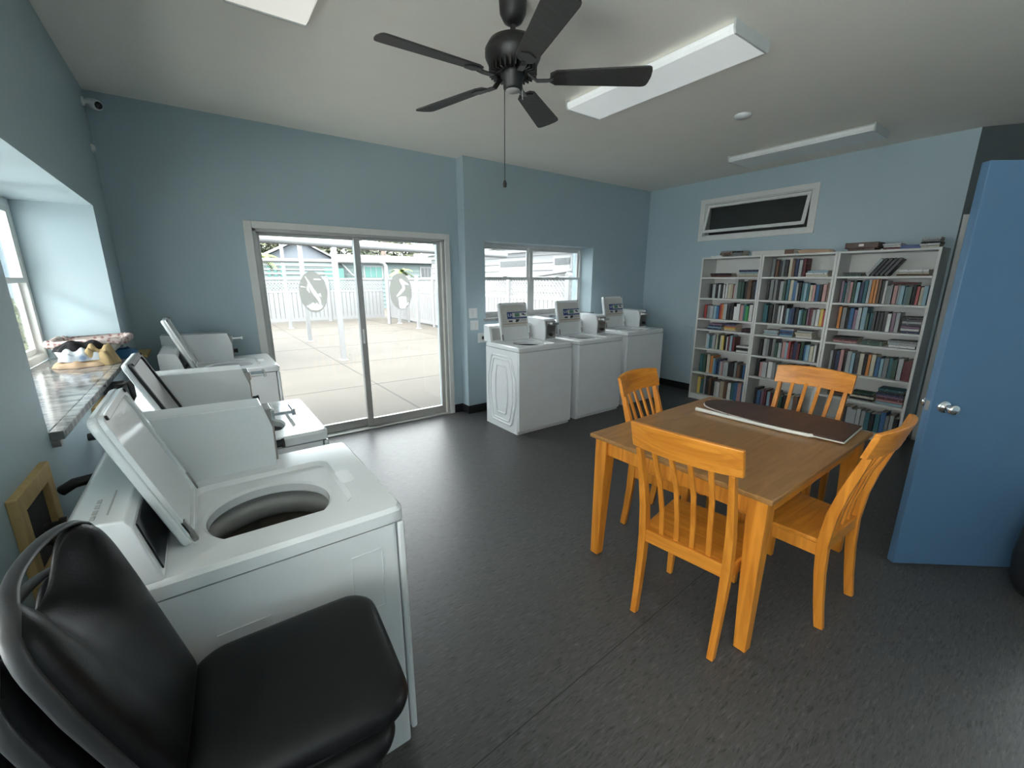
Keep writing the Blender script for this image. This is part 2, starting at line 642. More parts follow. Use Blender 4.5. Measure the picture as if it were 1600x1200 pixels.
# black vinyl base
b = MB()
b.box((2.385, YB - 0.008, 0), (2.51, YB, 0.10))
b.box((2.502, YB2 - 0.008, 0), (2.51, YB, 0.10))
b.box((2.502, YB2 - 0.008, 0), (XR, YB2, 0.10))
b.box((XL, YB - 0.008, 0), (0.39, YB, 0.10))
struct('baseboard_back', b, 'base', 'black vinyl base strip along the back wall', 'baseboard', 0.002)
b = MB()
b.box((XR - 0.008, 0.93, 0), (XR, YB2 - 0.008, 0.10))
struct('baseboard_right', b, 'base', 'black vinyl base strip along the right wall', 'baseboard', 0.002)
b = MB()
b.box((XL, YF, 0), (XL + 0.008, YB - 0.008, 0.10))
struct('baseboard_left', b, 'base', 'black vinyl base strip along the left wall', 'baseboard', 0.002)

# door frame strip in the recess
b = MB()
d = Vector((6.62 - 5.76, -0.34 - 0.927, 0)).normalized()
nrm = Vector((d.y, -d.x, 0))
if nrm.x > 0:
    nrm = -nrm
p0 = Vector((5.76, 0.927, 0)) + d * 0.012
b.prism([tuple((p0)[:2]), tuple((p0 + d * 0.05)[:2]), tuple((p0 + d * 0.05 + nrm * 0.012)[:2]), tuple((p0 + nrm * 0.012)[:2])], 0, 2.185)
struct('trim_recess', b, 'trim', 'narrow grey door casing strip in the shaded recess', 'door trim', 0.002)


# ---- window 1 (back)
def hung_window(root, a0, a1, z0, z1, plane, axis, units, railz, fr=0.045, dep=0.06, m='alu', mull=0.05):
    """axis 'x': window along x at y=plane; axis 'y': along y at x=plane. builds frame, sashes, panes"""
    def bx(mb, u0, u1, w0, w1, d0, d1, mi=0):
        if axis == 'x':
            mb.box((u0, plane + d0, w0), (u1, plane + d1, w1), mi)
        else:
            mb.box((plane + d0, u0, w0), (plane + d1, u1, w1), mi)
    f = MB()
    bx(f, a0, a0 + fr, z0, z1, 0, dep); bx(f, a1 - fr, a1, z0, z1, 0, dep)
    bx(f, a0 + fr, a1 - fr, z0, z0 + fr, 0, dep); bx(f, a0 + fr, a1 - fr, z1 - fr, z1, 0, dep)
    edges = [a0 + fr] + units + [a1 - fr]
    for u in units:
        bx(f, u - mull / 2, u + mull / 2, z0 + fr, z1 - fr, 0, dep)
    f.build('window_frame', m, root, 0.004)
    s = 0.026
    for i in range(len(edges) - 1):
        l = edges[i] + (mull / 2 if i else 0)
        r = edges[i + 1] - (mull / 2 if i < len(edges) - 2 else 0)
        for (b0, b1, o0) in ((z0 + fr, railz + 0.016, 0.004), (railz - 0.016, z1 - fr, 0.031)):
            q = MB()
            bx(q, l, l + s, b0, b1, o0, o0 + 0.025); bx(q, r - s, r, b0, b1, o0, o0 + 0.025)
            bx(q, l + s, r - s, b0, b0 + 0.032, o0, o0 + 0.025); bx(q, l + s, r - s, b1 - 0.032, b1, o0, o0 + 0.025)
            sa = q.build('sash', m, root, 0.002)
            g = MB()
            bx(g, l + s, r - s, b0 + 0.032, b1 - 0.032, o0 + 0.010, o0 + 0.014)
            g.build('glass_pane', 'glass', sa)
        c = MB()
        bx(c, r - 0.034, r - 0.016, z1 - fr - 0.065, z1 - fr + 0.004, -0.008, 0.006)
        c.build('sash_clip', 'aluw', root, 0.002)
        k = MB()
        bx(k, (l + r) / 2 - 0.03, (l + r) / 2 + 0.03, railz + 0.012, railz + 0.024, -0.006, 0.02)
        k.build('sash_lock', 'aluw', root, 0.003)


w = thing('window_1', 'twin single-hung window in the back wall above the white washers', 'window', (0, 0, 0), kind='structure')
hung_window(w, W1[0], W1[1], W1[2], W1[3], 4.58, 'x', [3.64], 1.625, fr=0.032, m='winframe')
b = MB()
b.box((W1[0] - 0.03, YB2 - 0.035, W1[2] - 0.028), (W1[1] + 0.03, YB2, W1[2] + 0.002))
b.box((W1[0] + 0.001, YB2, W1[2]), (W1[1] - 0.001, 4.58, W1[2] + 0.002))
b.build('window_sill', 'marble', w, 0.003)

w = thing('window_2', 'single-hung window deep in the left wall above marble sill', 'window', (0, 0, 0), kind='structure')
hung_window(w, W2[0], W2[1], W2[2], W2[3], -0.884, 'y', [2.60, 3.25], 1.60, m='aluw')
b = MB()
b.box((-0.824, W2[0], W2[2] - 0.03), (XL, W2[1], W2[2]))
b.prism([(XL, W2[0] - 0.0), (XL + 0.035, W2[0] + 0.0), (XL + 0.035, W2[1] - 0.02), (XL, W2[1])], W2[2] - 0.03, W2[2])
b.build('marble_sill', 'marble', w, 0.003)
b = MB()
b.box((XL, W2[0] + 0.004, W2[2] - 0.055), (XL + 0.022, W2[0] + 0.03, W2[2] - 0.032))
b.build('sill_bracket', 'steel', w, 0.002)

# ---- window 3, hopper with inward tilted sash and dark screen
w = thing('fill_window', 'added unseen fill-light window in the left wall beside the camera', 'window', (0, 0, 0), kind='structure')
hung_window(w, W_FILL[0], W_FILL[1], W_FILL[2], W_FILL[3], -0.884, 'y', [-0.87, 0.07], 1.75, m='aluw')
w = thing('window_3', 'white framed hopper window tilted open high above the bookcases', 'window', (0, 0, 0), kind='structure')
b = MB()
y0, y1, z0, z1 = HW
o_ = 0.068
x0 = XR - 0.018
b.box((x0, y0 - o_, z1), (XR, y1 + o_, z1 + 0.06)); b.box((x0, y0 - o_, z0 - 0.06), (XR, y1 + o_, z0))
b.box((x0, y0 - o_, z0), (XR, y0, z1)); b.box((x0, y1, z0), (XR, y1 + o_, z1))
b.build('window_casing', 'trim', w, 0.003)
b = MB()
t_ = 0.012
b.box((XR, y0, z0), (XR + 0.16, y0 + t_, z1)); b.box((XR, y1 - t_, z0), (XR + 0.16, y1, z1))
b.box((XR, y0, z0), (XR + 0.16, y1, z0 + t_)); b.box((XR, y0, z1 - t_), (XR + 0.16, y1, z1))
b.build('window_frame', 'trim', w, 0.002)
b = MB()
b.box((XR + 0.115, y0 + t_, z0 + t_), (XR + 0.125, y1 - t_, z1 - t_))
b.build('insect_screen', 'darkglass', w)
# sash tilts inward at the bottom
hz = z1 - 0.018
A = Matrix.Translation((XR + 0.03, 0, hz)) @ Matrix.Rotation(R(15), 4, 'Y')
b = MB()
ya, yb_, hh = y0 + 0.02, y1 - 0.02, 0.37
s = 0.035
b.box((-0.012, ya, -hh), (0.012, ya + s, 0), M4=A); b.box((-0.012, yb_ - s, -hh), (0.012, yb_, 0), M4=A)
b.box((-0.012, ya + s, -s), (0.012, yb_ - s, 0), M4=A); b.box((-0.012, ya + s, -hh), (0.012, yb_ - s, -hh + s), M4=A)
sa = b.build('sash', 'aluw', w, 0.003)
b = MB(); b.box((-0.002, ya + s, -hh + s), (0.002, yb_ - s, -s), M4=A)
b.build('glass_pane', 'glass', sa)

# ---- sliding door
w = thing('door_1', 'two-panel sliding glass patio door with white casing', 'door', (0, 0, 0), kind='structure')
b = MB()
c0, c1, ct = 0.398, 2.388, 2.105
b.box((c0, YB - 0.02, 0), (DX0, YB, ct)); b.box((DX1, YB - 0.02, 0), (c1, YB, ct)); b.box((DX0, YB - 0.02, DZ), (DX1, YB, ct))
b.build('door_casing', 'trim', w, 0.003)
b = MB()
b.box((DX0, YB, 0), (DX0 + 0.03, YB + 0.14, DZ)); b.box((DX1 - 0.03, YB, 0), (DX1, YB + 0.14, DZ))
b.box((DX0, YB, DZ - 0.025), (DX1, YB + 0.14, DZ))
b.box((DX0, YB - 0.02, 0), (DX1, YB + 0.14, 0.018))
b.build('door_frame', 'alu', w, 0.003)
b = MB()
b.box((DX1 - 0.038, YB + 0.004, 0.02), (DX1 - 0.030, YB + 0.03, DZ - 0.026))
b.build('jamb_track', 'cream', w, 0.001)


def glass_panel(name, x0, x1, y, stile_l, stile_r, bot=0.09):
    p = MB()
    p.box((x0, y, 0.02), (x0 + stile_l, y + 0.035, DZ - 0.026)); p.box((x1 - stile_r, y, 0.02), (x1, y + 0.035, DZ - 0.026))
    p.box((x0 + stile_l, y, 0.02), (x1 - stile_r, y + 0.035, 0.02 + bot)); p.box((x0 + stile_l, y, DZ - 0.05), (x1 - stile_r, y + 0.035, DZ - 0.026))
    f = p.build(name, 'alu', w, 0.003)
    g = MB()
    g.box((x0 + stile_l, y + 0.015, 0.02 + bot), (x1 - stile_r, y + 0.020, DZ - 0.05))
    g.build('glass_pane', 'glass', f)
    return f


fp = glass_panel('fixed_panel', DX0 + 0.03, 1.40, YB + 0.075, 0.03, 0.06)
sp = glass_panel('sliding_panel', 1.335, DX1 - 0.038, YB + 0.03, 0.06, 0.045)
b = MB()
b.box((1.352, YB + 0.012, 0.95), (1.372, YB + 0.031, 1.10))
b.build('door_handle', 'aluw', sp, 0.004)


def oval(cx, cz, rx, rz, n=48):
    return [(cx + rx * math.cos(2 * math.pi * i / n), cz + rz * math.sin(2 * math.pi * i / n)) for i in range(n)]


def ribbon(mb, pts, widths, y0, y1, mi):
    """flat tapered stroke in the x-z plane"""
    n = len(pts)
    L, Rr = [], []
    for i in range(n):
        a = Vector(pts[max(i - 1, 0)]); c = Vector(pts[min(i + 1, n - 1)])
        t = (c - a).normalized()
        nn = Vector((-t.y, t.x))
        p = Vector(pts[i])
        L.append(tuple(p + nn * widths[i] / 2)); Rr.append(tuple(p - nn * widths[i] / 2))
    mb.prism(L + Rr[::-1], y0, y1, 'y', mi)


def decal(panel, cx, cz, rx, rz, y, kind):
    d = MB()
    d.prism(oval(cx, cz, rx, rz), y - 0.0012, y, 'y', 0)
    ob = d.build('etched_oval', 'decal', panel)
    k = MB()
    q0, q1 = y - 0.0024, y + 0.0012

    def P(u, v):
        return (cx + u * rx, cz + v * rz)
    if kind == 'wader':
        ribbon(k, [P(-.48, .78), P(-.25, .45), P(-.12, .2), P(.12, -.1), P(.36, -.38), P(.40, -.6), P(.28, -.85)],
               [0.006, 0.018, 0.03, 0.035, 0.026, 0.018, 0.010], q0, q1, 0)
        ribbon(k, [P(-.30, .42), P(-.38, .16), P(-.30, -.02)], [0.012, 0.02, 0.006], q0, q1, 0)
        ribbon(k, [P(.2, -.2), P(.46, -.1), P(.5, -.25)], [0.02, 0.022, 0.006], q0, q1, 0)
        ribbon(k, [P(-.9, .28), P(-.5, .25)], [0.014, 0.004], q0, q1, 0)
        ribbon(k, [P(.1, .62), P(.62, .62)], [0.012, 0.012], q0, q1, 0)
        pts = [P(-.62, -.66), P(-.4, -.62), P(-.1, -.5), P(0, -.62), P(.15, -.5), P(.3, -.64), P(.62, -.66), P(.45, -.82), P(.1, -.9), P(-.3, -.86)]
        k.prism(pts, q0, q1, 'y', 0)
    else:
        ribbon(k, [P(-.40, -.28), P(-.05, -.05), P(.25, .12), P(.28, .32), P(.05, .50), P(.0, .62), P(.12, .66)],
               [0.008, 0.030, 0.034, 0.024, 0.018, 0.024, 0.022], q0, q1, 0)
        ribbon(k, [P(.08, .64), P(.42, .46), P(.78, .36)], [0.016, 0.030, 0.006], q0, q1, 0)
        k.prism([P(-.25, -.30), P(.45, -.27), P(.50, -.75), P(.28, -.93), P(-.15, -.95), P(-.25, -.72)], q0, q1, 'y', 0)
        k.prism([P(.5, -.68), P(.72, -.55), P(.62, -.70), P(.45, -.82)], q0, q1, 'y', 0)
    bird = k.build('etched_bird', 'decalw', ob)
    md = ob.modifiers.new('cut', 'BOOLEAN')
    md.operation = 'DIFFERENCE'
    md.object = bird
    md.solver = 'EXACT'
    md.use_self = True


decal(fp, 0.925, 1.487, 0.128, 0.198, YB + 0.088, 'wader')
decal(sp, 1.803, 1.482, 0.125, 0.195, YB + 0.044, 'pelican')

# ---- blue door leaf (hinged on the partition, standing open)
dd = Vector((0.771, -0.637, 0)).normalized()
ang = math.atan2(dd.y, dd.x)
w = thing('door_2', 'plain blue door standing open with chrome lever-less knob', 'door', (3.036, 0.435, 0), ang, kind='structure')
w['label'] = 'plain blue door standing open at right with round chrome knob'
b = MB(); b.box((0, 0, 0.012), (0.915, 0.042, 2.137))
b.build('door_leaf', 'bluedoor', w, 0.003)


def knob(parent, x, z, side):
    y = 0 if side < 0 else 0.042
    k = MB()
    A = look((x, y, z), (0, side, 0))
    k.lathe([(0.033, 0), (0.033, 0.006), (0.028, 0.010), (0.013, 0.012), (0.012, 0.030), (0.020, 0.036), (0.027, 0.048), (0.027, 0.060), (0.022, 0.068), (0.0, 0.070)], M4=A, seg=24)
    k.build('door_knob', 'chrome', parent)


knob(w, 0.065, 0.955, -1)
knob(w, 0.065, 0.955, 1)
b = MB(); b.box((-0.0015, 0.008, 0.93), (0.0005, 0.034, 0.985)); b.build('latch_plate', 'chrome', w)
for hz_ in (0.25, 1.07, 1.9):
    b = MB(); b.lathe([(0.007, 0), (0.007, 0.09)], (0.918, 0.048, hz_), 12); b.build('hinge', 'steel', w)

# ------------------------------------------------------------------ ceiling lights
def wrap_light(x0, x1, y0, y1, label, lens='lens', drop=0.062):
    t = thing('fluorescent_light', label, 'ceiling light', ((x0 + x1) / 2, (y0 + y1) / 2, CZ), group='fluorescent lights on the ceiling')
    hx, hy = (x1 - x0) / 2, (y1 - y0) / 2
    b = MB(); b.box((-hx * 0.82, -hy + 0.012, -0.03), (hx * 0.82, hy - 0.012, 0)); b.build('housing', 'fixture', t, 0.003)
    b = MB()
    prof = [(-hx, -0.018), (-hx, -0.042), (-hx * 0.93, -drop), (hx * 0.93, -drop), (hx, -0.042), (hx, -0.018)]
    b.prism(prof, -hy + 0.012, hy - 0.012, 'y'); b.build('lens', lens, t, 0.004)
    for s_ in (-1, 1):
        b = MB()
        prof2 = [(-hx - 0.004, -0.0), (-hx - 0.004, -0.044), (-hx * 0.94, -drop - 0.004), (hx * 0.94, -drop - 0.004), (hx + 0.004, -0.044), (hx + 0.004, 0)]
        ya_, yb2 = sorted((s_ * hy, s_ * (hy - 0.012)))
        b.prism(prof2, ya_, yb2, 'y'); b.build('end_cap', 'fixture', t, 0.002)
    return t


wrap_light(2.425, 2.79, 1.385, 2.655, 'long white fluorescent wraparound light behind the ceiling fan', 'lensdim')
wrap_light(4.85, 5.22, 1.43, 2.70, 'dim fluorescent wraparound light near the wall above the bookcases')
wrap_light(0.275, 0.64, 1.36, 2.64, 'fluorescent light cut off by the top edge, nearest the camera', 'lenswarm')

t = thing('smoke_detector', 'small round white smoke detector on the ceiling', 'smoke detector', (3.78, 2.02, CZ))
b = MB(); b.lathe([(0.062, 0), (0.062, -0.012), (0.052, -0.024), (0.0, -0.028)][::-1], seg=32); b.build('detector_body', 'plasticw', t)

# ------------------------------------------------------------------ ceiling fan
FX, FY = 1.425, 1.955
t = thing('ceiling_fan', 'dark five-blade ceiling fan with pull chain', 'ceiling fan', (FX, FY, CZ))
b = MB(); b.lathe([(0.0, -0.098), (0.022, -0.098), (0.045, -0.085), (0.064, -0.050), (0.068, 0.0)]); b.build('canopy', 'fan', t)
b = MB(); b.lathe([(0.013, -0.17), (0.013, -0.09)], seg=16); b.build('downrod', 'fan', t)
b = MB()
b.lathe([(0.03, -0.305), (0.085, -0.300), (0.118, -0.275), (0.138, -0.235), (0.138, -0.205), (0.118, -0.172), (0.075, -0.150), (0.03, -0.146)], seg=40)
mh = b.build('motor_housing', 'fan', t)
b = MB()
for i in range(30):
    a = 2 * math.pi * i / 30
    A = Matrix.Rotation(a, 4, 'Z')
    b.box((0.086, -0.0035, -0.312), (0.120, 0.0035, -0.268), M4=A)
b.build('vent_rib', 'fan', mh)
b = MB()
b.lathe([(0.0, -0.378), (0.040, -0.378), (0.048, -0.370), (0.050, -0.330), (0.062, -0.318), (0.062, -0.30)], seg=32)
sh = b.build('switch_housing', 'fan', t)
b = MB(); b.lathe([(0.0, -0.3815), (0.036, -0.3815), (0.036, -0.378)], seg=24); b.build('bottom_cap', 'plasticg', sh)
BZ = -0.325
for i in range(5):
    a = R(106 + 72 * i)
    A = Matrix.Rotation(a, 4, 'Z') @ Matrix.Translation((0, 0, BZ)) @ Matrix.Rotation(R(-13), 4, 'X')
    pts = []
    L0, L1, w0, w1 = 0.185, 0.683, 0.050, 0.070
    for u, v in ((L0, -w0 * 0.6), (L0 + 0.03, -w0), (L1 - 0.035, -w1), (L1 - 0.020, -w1 * 0.965), (L1 - 0.010, -w1 * 0.86), (L1 - 0.004, -w1 * 0.6), (L1, 0), (L1 - 0.004, w1 * 0.6), (L1 - 0.010, w1 * 0.86), (L1 - 0.020, w1 * 0.965), (L1 - 0.035, w1), (L0 + 0.03, w0), (L0, w0 * 0.6)):
        pts.append((u, v))
    b = MB(); b.prism(pts, -0.004, 0.004, 'z', M4=A)
    bl = b.build('blade', 'blade', t, 0.0015)
    b = MB()
    A2 = Matrix.Rotation(a, 4, 'Z') @ Matrix.Translation((0, 0, BZ))
    b.bar([(0.075, 0, 0.022), (0.12, 0, -0.012), (0.17, 0, -0.012), (0.20, 0, -0.008)], 0.030, 0.006, M4=A2)
    b.prism([(0.19, -0.016), (0.21, -0.040), (0.255, -0.036), (0.27, 0), (0.255, 0.036), (0.21, 0.040), (0.19, 0.016)], -0.010, -0.0045, M4=A)
    b.build('blade_iron', 'fan', bl)
b = MB()
px, py = -0.048, 0.005
b.tube([(px, py, -0.365), (px, py, -0.80)], 0.0022, 6)
for k in range(60):
    pass
ch = b.build('pull_chain', 'fan', t)
b = MB(); b.lathe([(0.0, -0.835), (0.009, -0.830), (0.011, -0.815), (0.006, -0.800), (0.0, -0.797)], (px, py, 0), 16); b.build('chain_fob', 'fan', ch)
b = MB(); b.tube([(0.035, -0.03, -0.36), (0.037, -0.032, -0.42)], 0.003, 6); b.build('reverse_switch', 'chrome', sh)

# ------------------------------------------------------------------ wall fittings
t = thing('security_camera', 'small white security camera with black lens in ceiling corner', 'camera', (XL, 4.40, 2.80))
b = MB(); b.lathe([(0.028, 0), (0.028, 0.012), (0.012, 0.016), (0.012, 0.05)], M4=look((0, 0, 0), (1, 0, 0)), seg=20); b.build('mount', 'plasticw', t)
A = look((0.055, 0.03, 0.0), (0.75, -0.85, -0.35))
b = MB(); b.lathe([(0.0, -0.045), (0.030, -0.04), (0.034, 0.0), (0.034, 0.035), (0.030, 0.042), (0.0, 0.042)], M4=A, seg=24); b.build('camera_body', 'plasticw', t)
b = MB(); b.lathe([(0.024, 0.0425), (0.022, 0.050), (0.0, 0.051)], M4=A, seg=20); b.build('camera_lens', 'blackgloss', t)
t = thing('wall_sensor', 'tiny white sensor on left wall below the security camera', 'sensor', (XL, 4.40, 2.505))
b = MB(); b.box((0, -0.025, -0.018), (0.02, 0.025, 0.018)); b.build('sensor_body', 'plasticw', t, 0.005)
b = MB(); b.box((0.0, -0.032, -0.024), (0.006, 0.032, 0.024)); b.build('sensor_plate', 'cream', t, 0.002)


def wall_plate(name, cx, cz, label, cat, kind):
    t = thing(name, label, cat, (cx, YB2, cz))
    b = MB(); b.box((-0.057, -0.006, -0.058), (0.057, 0, 0.058)); pl = b.build('cover_plate', 'plasticw', t, 0.003)
    if kind == 'switch':
        for s_ in (-0.023, 0.023):
            b = MB(); b.box((s_ - 0.0165, -0.010, -0.033), (s_ + 0.0165, -0.004, 0.033)); b.build('rocker', 'aluw', t, 0.002)
    elif kind == 'mixed':
        b = MB(); b.box((-0.04, -0.009, -0.033), (-0.007, -0.004, 0.033)); b.build('rocker', 'aluw', t, 0.002)
        b = MB(); b.box((0.012, -0.009, -0.033), (0.042, -0.004, 0.033)); b.build('receptacle', 'cream', t, 0.002)
    else:
        b = MB(); b.box((-0.017, -0.009, -0.033), (0.017, -0.004, 0.033)); b.build('receptacle', 'cream', t, 0.002)
    return t


wall_plate('light_switch', 2.597, 1.225, 'white double light switch beside the back window, topmost of three plates', 'light switch', 'switch')
wall_plate('light_switch', 2.610, 1.082, 'white switch and receptacle plate directly under the double switch', 'light switch', 'mixed')
wall_plate('power_outlet', 2.712, 0.925, 'white outlet with black plug just left of first back washer', 'outlet', 'outlet')
t = thing('power_plug', 'black plug and cord in outlet beside the back washer', 'plug', (2.722, YB2 - 0.009, 0.925))
b = MB(); b.box((-0.016, -0.035, -0.018), (0.016, 0, 0.018)); b.build('plug_body', 'gasket', t, 0.005)
b = MB(); b.tube([(0, -0.034, 0), (0.03, -0.05, -0.01), (0.07, -0.06, -0.06), (0.12, -0.07, -0.25), (0.16, -0.08, -0.5), (0.2, -0.09, -0.75), (0.25, -0.1, -0.9)], 0.005, 8); b.build('cord', 'gasket', t)
t = thing('blank_plate', 'blank blue painted cover plate low on wall left of the bookcases', 'cover plate', (XR, 3.52, 0.86))
b = MB(); b.box((-0.006, -0.06, -0.085), (0, 0.06, 0.085)); b.build('cover_plate', 'wall', t, 0.002)

# wooden framed recess low on the left wall
t = thing('wall_box', 'square raw wood frame round a dark hole low on left wall', 'wall box', (XL, 1.655, 0.915))
b = MB()
o_, i_ = 0.15, 0.100
th = 0.02
b.box((0, -o_, i_), (th, o_, o_)); b.box((0, -o_, -o_), (th, o_, -i_)); b.box((0, -o_, -i_), (th, -i_, i_)); b.box((0, i_, -i_), (th, o_, i_))
b.build('wood_frame', 'rawwood', t, 0.002)
b = MB(); b.box((0.0, -i_, -i_), (0.004, i_, i_)); b.build('dark_backing', 'dark', t)
for k in (-0.05, 0.04):
    b = MB(); b.lathe([(0.014, 0), (0.014, 0.03), (0.022, 0.032), (0.022, 0.05)], M4=look((0.004, k, -0.02), (1, 0, 0)), seg=14); b.build('water_valve', 'steel', t)

# ------------------------------------------------------------------ washers
def ring_rect(cx, cy, x0, y0, x1, y1, angs, r=0.0):
    out = []
    for a in angs:
        c, s = math.cos(a), math.sin(a)
        t = 1e9
        if c > 1e-9: t = min(t, (x1 - cx) / c)
        if c < -1e-9: t = min(t, (x0 - cx) / c)
        if s > 1e-9: t = min(t, (y1 - cy) / s)
        if s < -1e-9: t = min(t, (y0 - cy) / s)
        x, y = cx + c * t, cy + s * t
        if r:
            for (kx, sx) in ((x0 + r, -1), (x1 - r, 1)):
                for (ky, sy) in ((y0 + r, -1), (y1 - r, 1)):
                    if (x - kx) * sx > 0 and (y - ky) * sy > 0:
                        dx, dy = x - kx, y - ky
                        q = r / max(math.hypot(dx, dy), 1e-6)
                        if q < 1:
                            x, y = kx + dx * q, ky + dy * q
        out.append((x, y))
    return out


def make_washer(label, loc, rz, group, w=0.68, d=0.64, h=0.92, hole=(0.27, 0.33), hr=0.168, lid=(0.125, 0.505), hinge=0.52,
                lid_len=0.40, tilt=19, con=(0.575, 0.72, 1.095), meter=(0.575, 0.70), mtop=1.16, mfront=0.255, label_sheet=False, dark_lid=False, hexside=False, sidepanel=False, ring_mat='tubring'):
    t = thing('washing_machine', label, 'washing machine', loc, rz, group)
    # cabinet
    b = MB()
    b.add([(x, y, z) for z in (0.0, h - 0.052) for x, y in rrect(0, 0.018, w, d, 0.012, 4)] + [(x, y, h - 0.052) for x, y in rrect(0.02, 0.034, w - 0.02, d - 0.02, 0.012, 4)] + [(x, y, 0.012) for x, y in rrect(0.02, 0.034, w - 0.02, d - 0.02, 0.012, 4)],
          [tuple(range(20))[::-1] if False else tuple(range(20))] + [(k * 20 + i, k * 20 + (i + 1) % 20, (k + 1) * 20 + (i + 1) % 20, (k + 1) * 20 + i) for k in range(3) for i in range(20)])
    body = b.build('cabinet', 'enamel', t)
    # front seam panel
    b = MB()
    b.box((0.001, -0.008, 0.035), (w - 0.001, 0.0145, h - 0.054))
    b.build('front_panel', 'enamel', t, 0.008, 3)
    # kick plinth shadow gap
    # top with recess, hole and tub
    n = 72
    cx, cy = hole
    angs = sorted(set([2 * math.pi * i / n for i in range(n)] + [math.atan2(y - cy, x - cx) % (2 * math.pi) for x in (-0.004, w + 0.004) for y in (-0.010, d)]))
    rx0, rx1, ry0, ry1 = lid[0] - 0.012, lid[1] + 0.012, hinge - lid_len - 0.015, hinge + 0.01
    O = ring_rect(cx, cy, -0.004, -0.010, w + 0.004, d, angs, 0.03)
    O2 = ring_rect(cx, cy, 0.006, 0.0, w - 0.006, d - 0.01, angs, 0.03)
    A1 = ring_rect(cx, cy, rx0, ry0, rx1, ry1, angs, 0.05)
    A2 = ring_rect(cx, cy, rx0 + 0.012, ry0 + 0.012, rx1 - 0.012, ry1 - 0.012, angs, 0.045)
    H1 = [(cx + hr * 1.05 * math.cos(a), cy + hr * 1.05 * math.sin(a)) for a in angs]
    H2 = [(cx + hr * math.cos(a), cy + hr * math.sin(a)) for a in angs]
    rings = [(O, h - 0.046), (O, h - 0.012), (O2, h), (A1, h), (A2, h - 0.014), (H1, h - 0.014), (H2, h - 0.022), (H2, h - 0.05)]
    k = len(angs)
    v, f = [], []
    for ring, z in rings:
        v += [(x, y, z) for x, y in ring]
    for i in range(len(rings) - 1):
        for j in range(k):
            j2 = (j + 1) % k
            f.append((i * k + j, i * k + j2, (i + 1) * k + j2, (i + 1) * k + j))
    b = MB(); b.add(v, f, 0, True)
    top = b.build('top_panel', 'enamel', t)
    md = top.modifiers.new('split', 'EDGE_SPLIT'); md.split_angle = R(32)
    # tub: white balance ring, grey ring, steel basket
    b = MB()
    b.lathe([(hr - 0.002, h - 0.048), (hr + 0.030, h - 0.055), (hr + 0.030, h - 0.075), (hr + 0.004, h - 0.080), (hr + 0.004, h - 0.135), (hr + 0.03, h - 0.14)], (cx, cy, 0), 48, caps=False)
    b.build('tub_ring', ring_mat, t)
    b = MB()
    b.lathe([(hr + 0.032, h - 0.14), (hr + 0.034, h - 0.50), (hr, h - 0.56), (0.0, h - 0.565)], (cx, cy, 0), 48, caps=False)
    b.build('basket', 'basket', t)
    b = MB()
    b.lathe([(0.0, h - 0.27), (0.030, h - 0.28), (0.042, h - 0.40), (0.10, h - 0.54), (0.11, h - 0.562)], (cx, cy, 0), 28, caps=False)
    b.build('agitator', 'plasticg', t)
    # finger pocket at the front of the recess
    b = MB()
    b.prism(rrect((rx0 + rx1) / 2 - 0.055, ry0 - 0.042, (rx0 + rx1) / 2 + 0.055, ry0 + 0.004, 0.015, 4), h - 0.001, h + 0.0008)
    b.build('finger_pocket', 'plasticw', t)
    # lid, hinged at the back, open
    LW, LL = lid[1] - lid[0], lid_len
    A = Matrix.Translation((lid[0], hinge, h - 0.002)) @ Matrix.Rotation(-R(90 + tilt), 4, 'X')
    # local: x across, -y from hinge to lid front when closed, +z up when closed; inner face = -z
    L = rrect(0, -LL, LW, 0, 0.03, 5)
    b = MB()
    b.prism(L, 0.0, 0.020, M4=A)
    lo = b.build('lid', 'enamel', t, 0.006, 3)
    b = MB()
    inner = rrect(0.004, -LL + 0.004, LW - 0.004, -0.004, 0.03, 5)
    inner2 = rrect(0.024, -LL + 0.024, LW - 0.024, -0.024, 0.025, 5)
    nn = len(inner)
    v = [(x, y, -0.012) for x, y in inner] + [(x, y, 0.0) for x, y in inner] + [(x, y, -0.012) for x, y in inner2] + [(x, y, 0.0) for x, y in inner2]
    f = []
    for i in range(nn):
        j = (i + 1) % nn
        f += [(i, j, nn + j, nn + i), (i, 2 * nn + i, 2 * nn + j, j), (2 * nn + i, 3 * nn + i, 3 * nn + j, 2 * nn + j), (nn + i, nn + j, 3 * nn + j, 3 * nn + i)]
    b.add(v, f, 0, False, A)
    b.build('lid_seal' if dark_lid else 'lid_rim', 'gasket' if dark_lid else 'enamel', lo, 0.002)
    b = MB()
    b.prism(rrect(0.03, -LL + 0.03, LW - 0.03, -0.03, 0.02, 4), -0.004, 0.0, M4=A)
    b.build('lid_liner', 'plasticw' if label_sheet else ('plasticg' if dark_lid else 'enamel'), lo)
    b = MB()
    for x_ in (0.03, LW - 0.03):
        b.lathe([(0.006, 0), (0.006, 0.004), (0.0, 0.005)], M4=A @ Matrix.Translation((x_, -LL + 0.014, -0.012)) @ Matrix.Rotation(math.pi, 4, 'X'), seg=12)
    b.build('bumper', 'gasket', lo)
    b = MB()
    b.box((0.004, -0.075, -0.016), (0.020, -0.008, -0.004), M4=A)
    b.build('hinge_arm', 'steel', lo, 0.002)
    b = MB(); b.box((LW - 0.020, -0.075, -0.016), (LW - 0.004, -0.008, -0.004), M4=A)
    b.build('hinge_arm', 'steel', lo, 0.002)
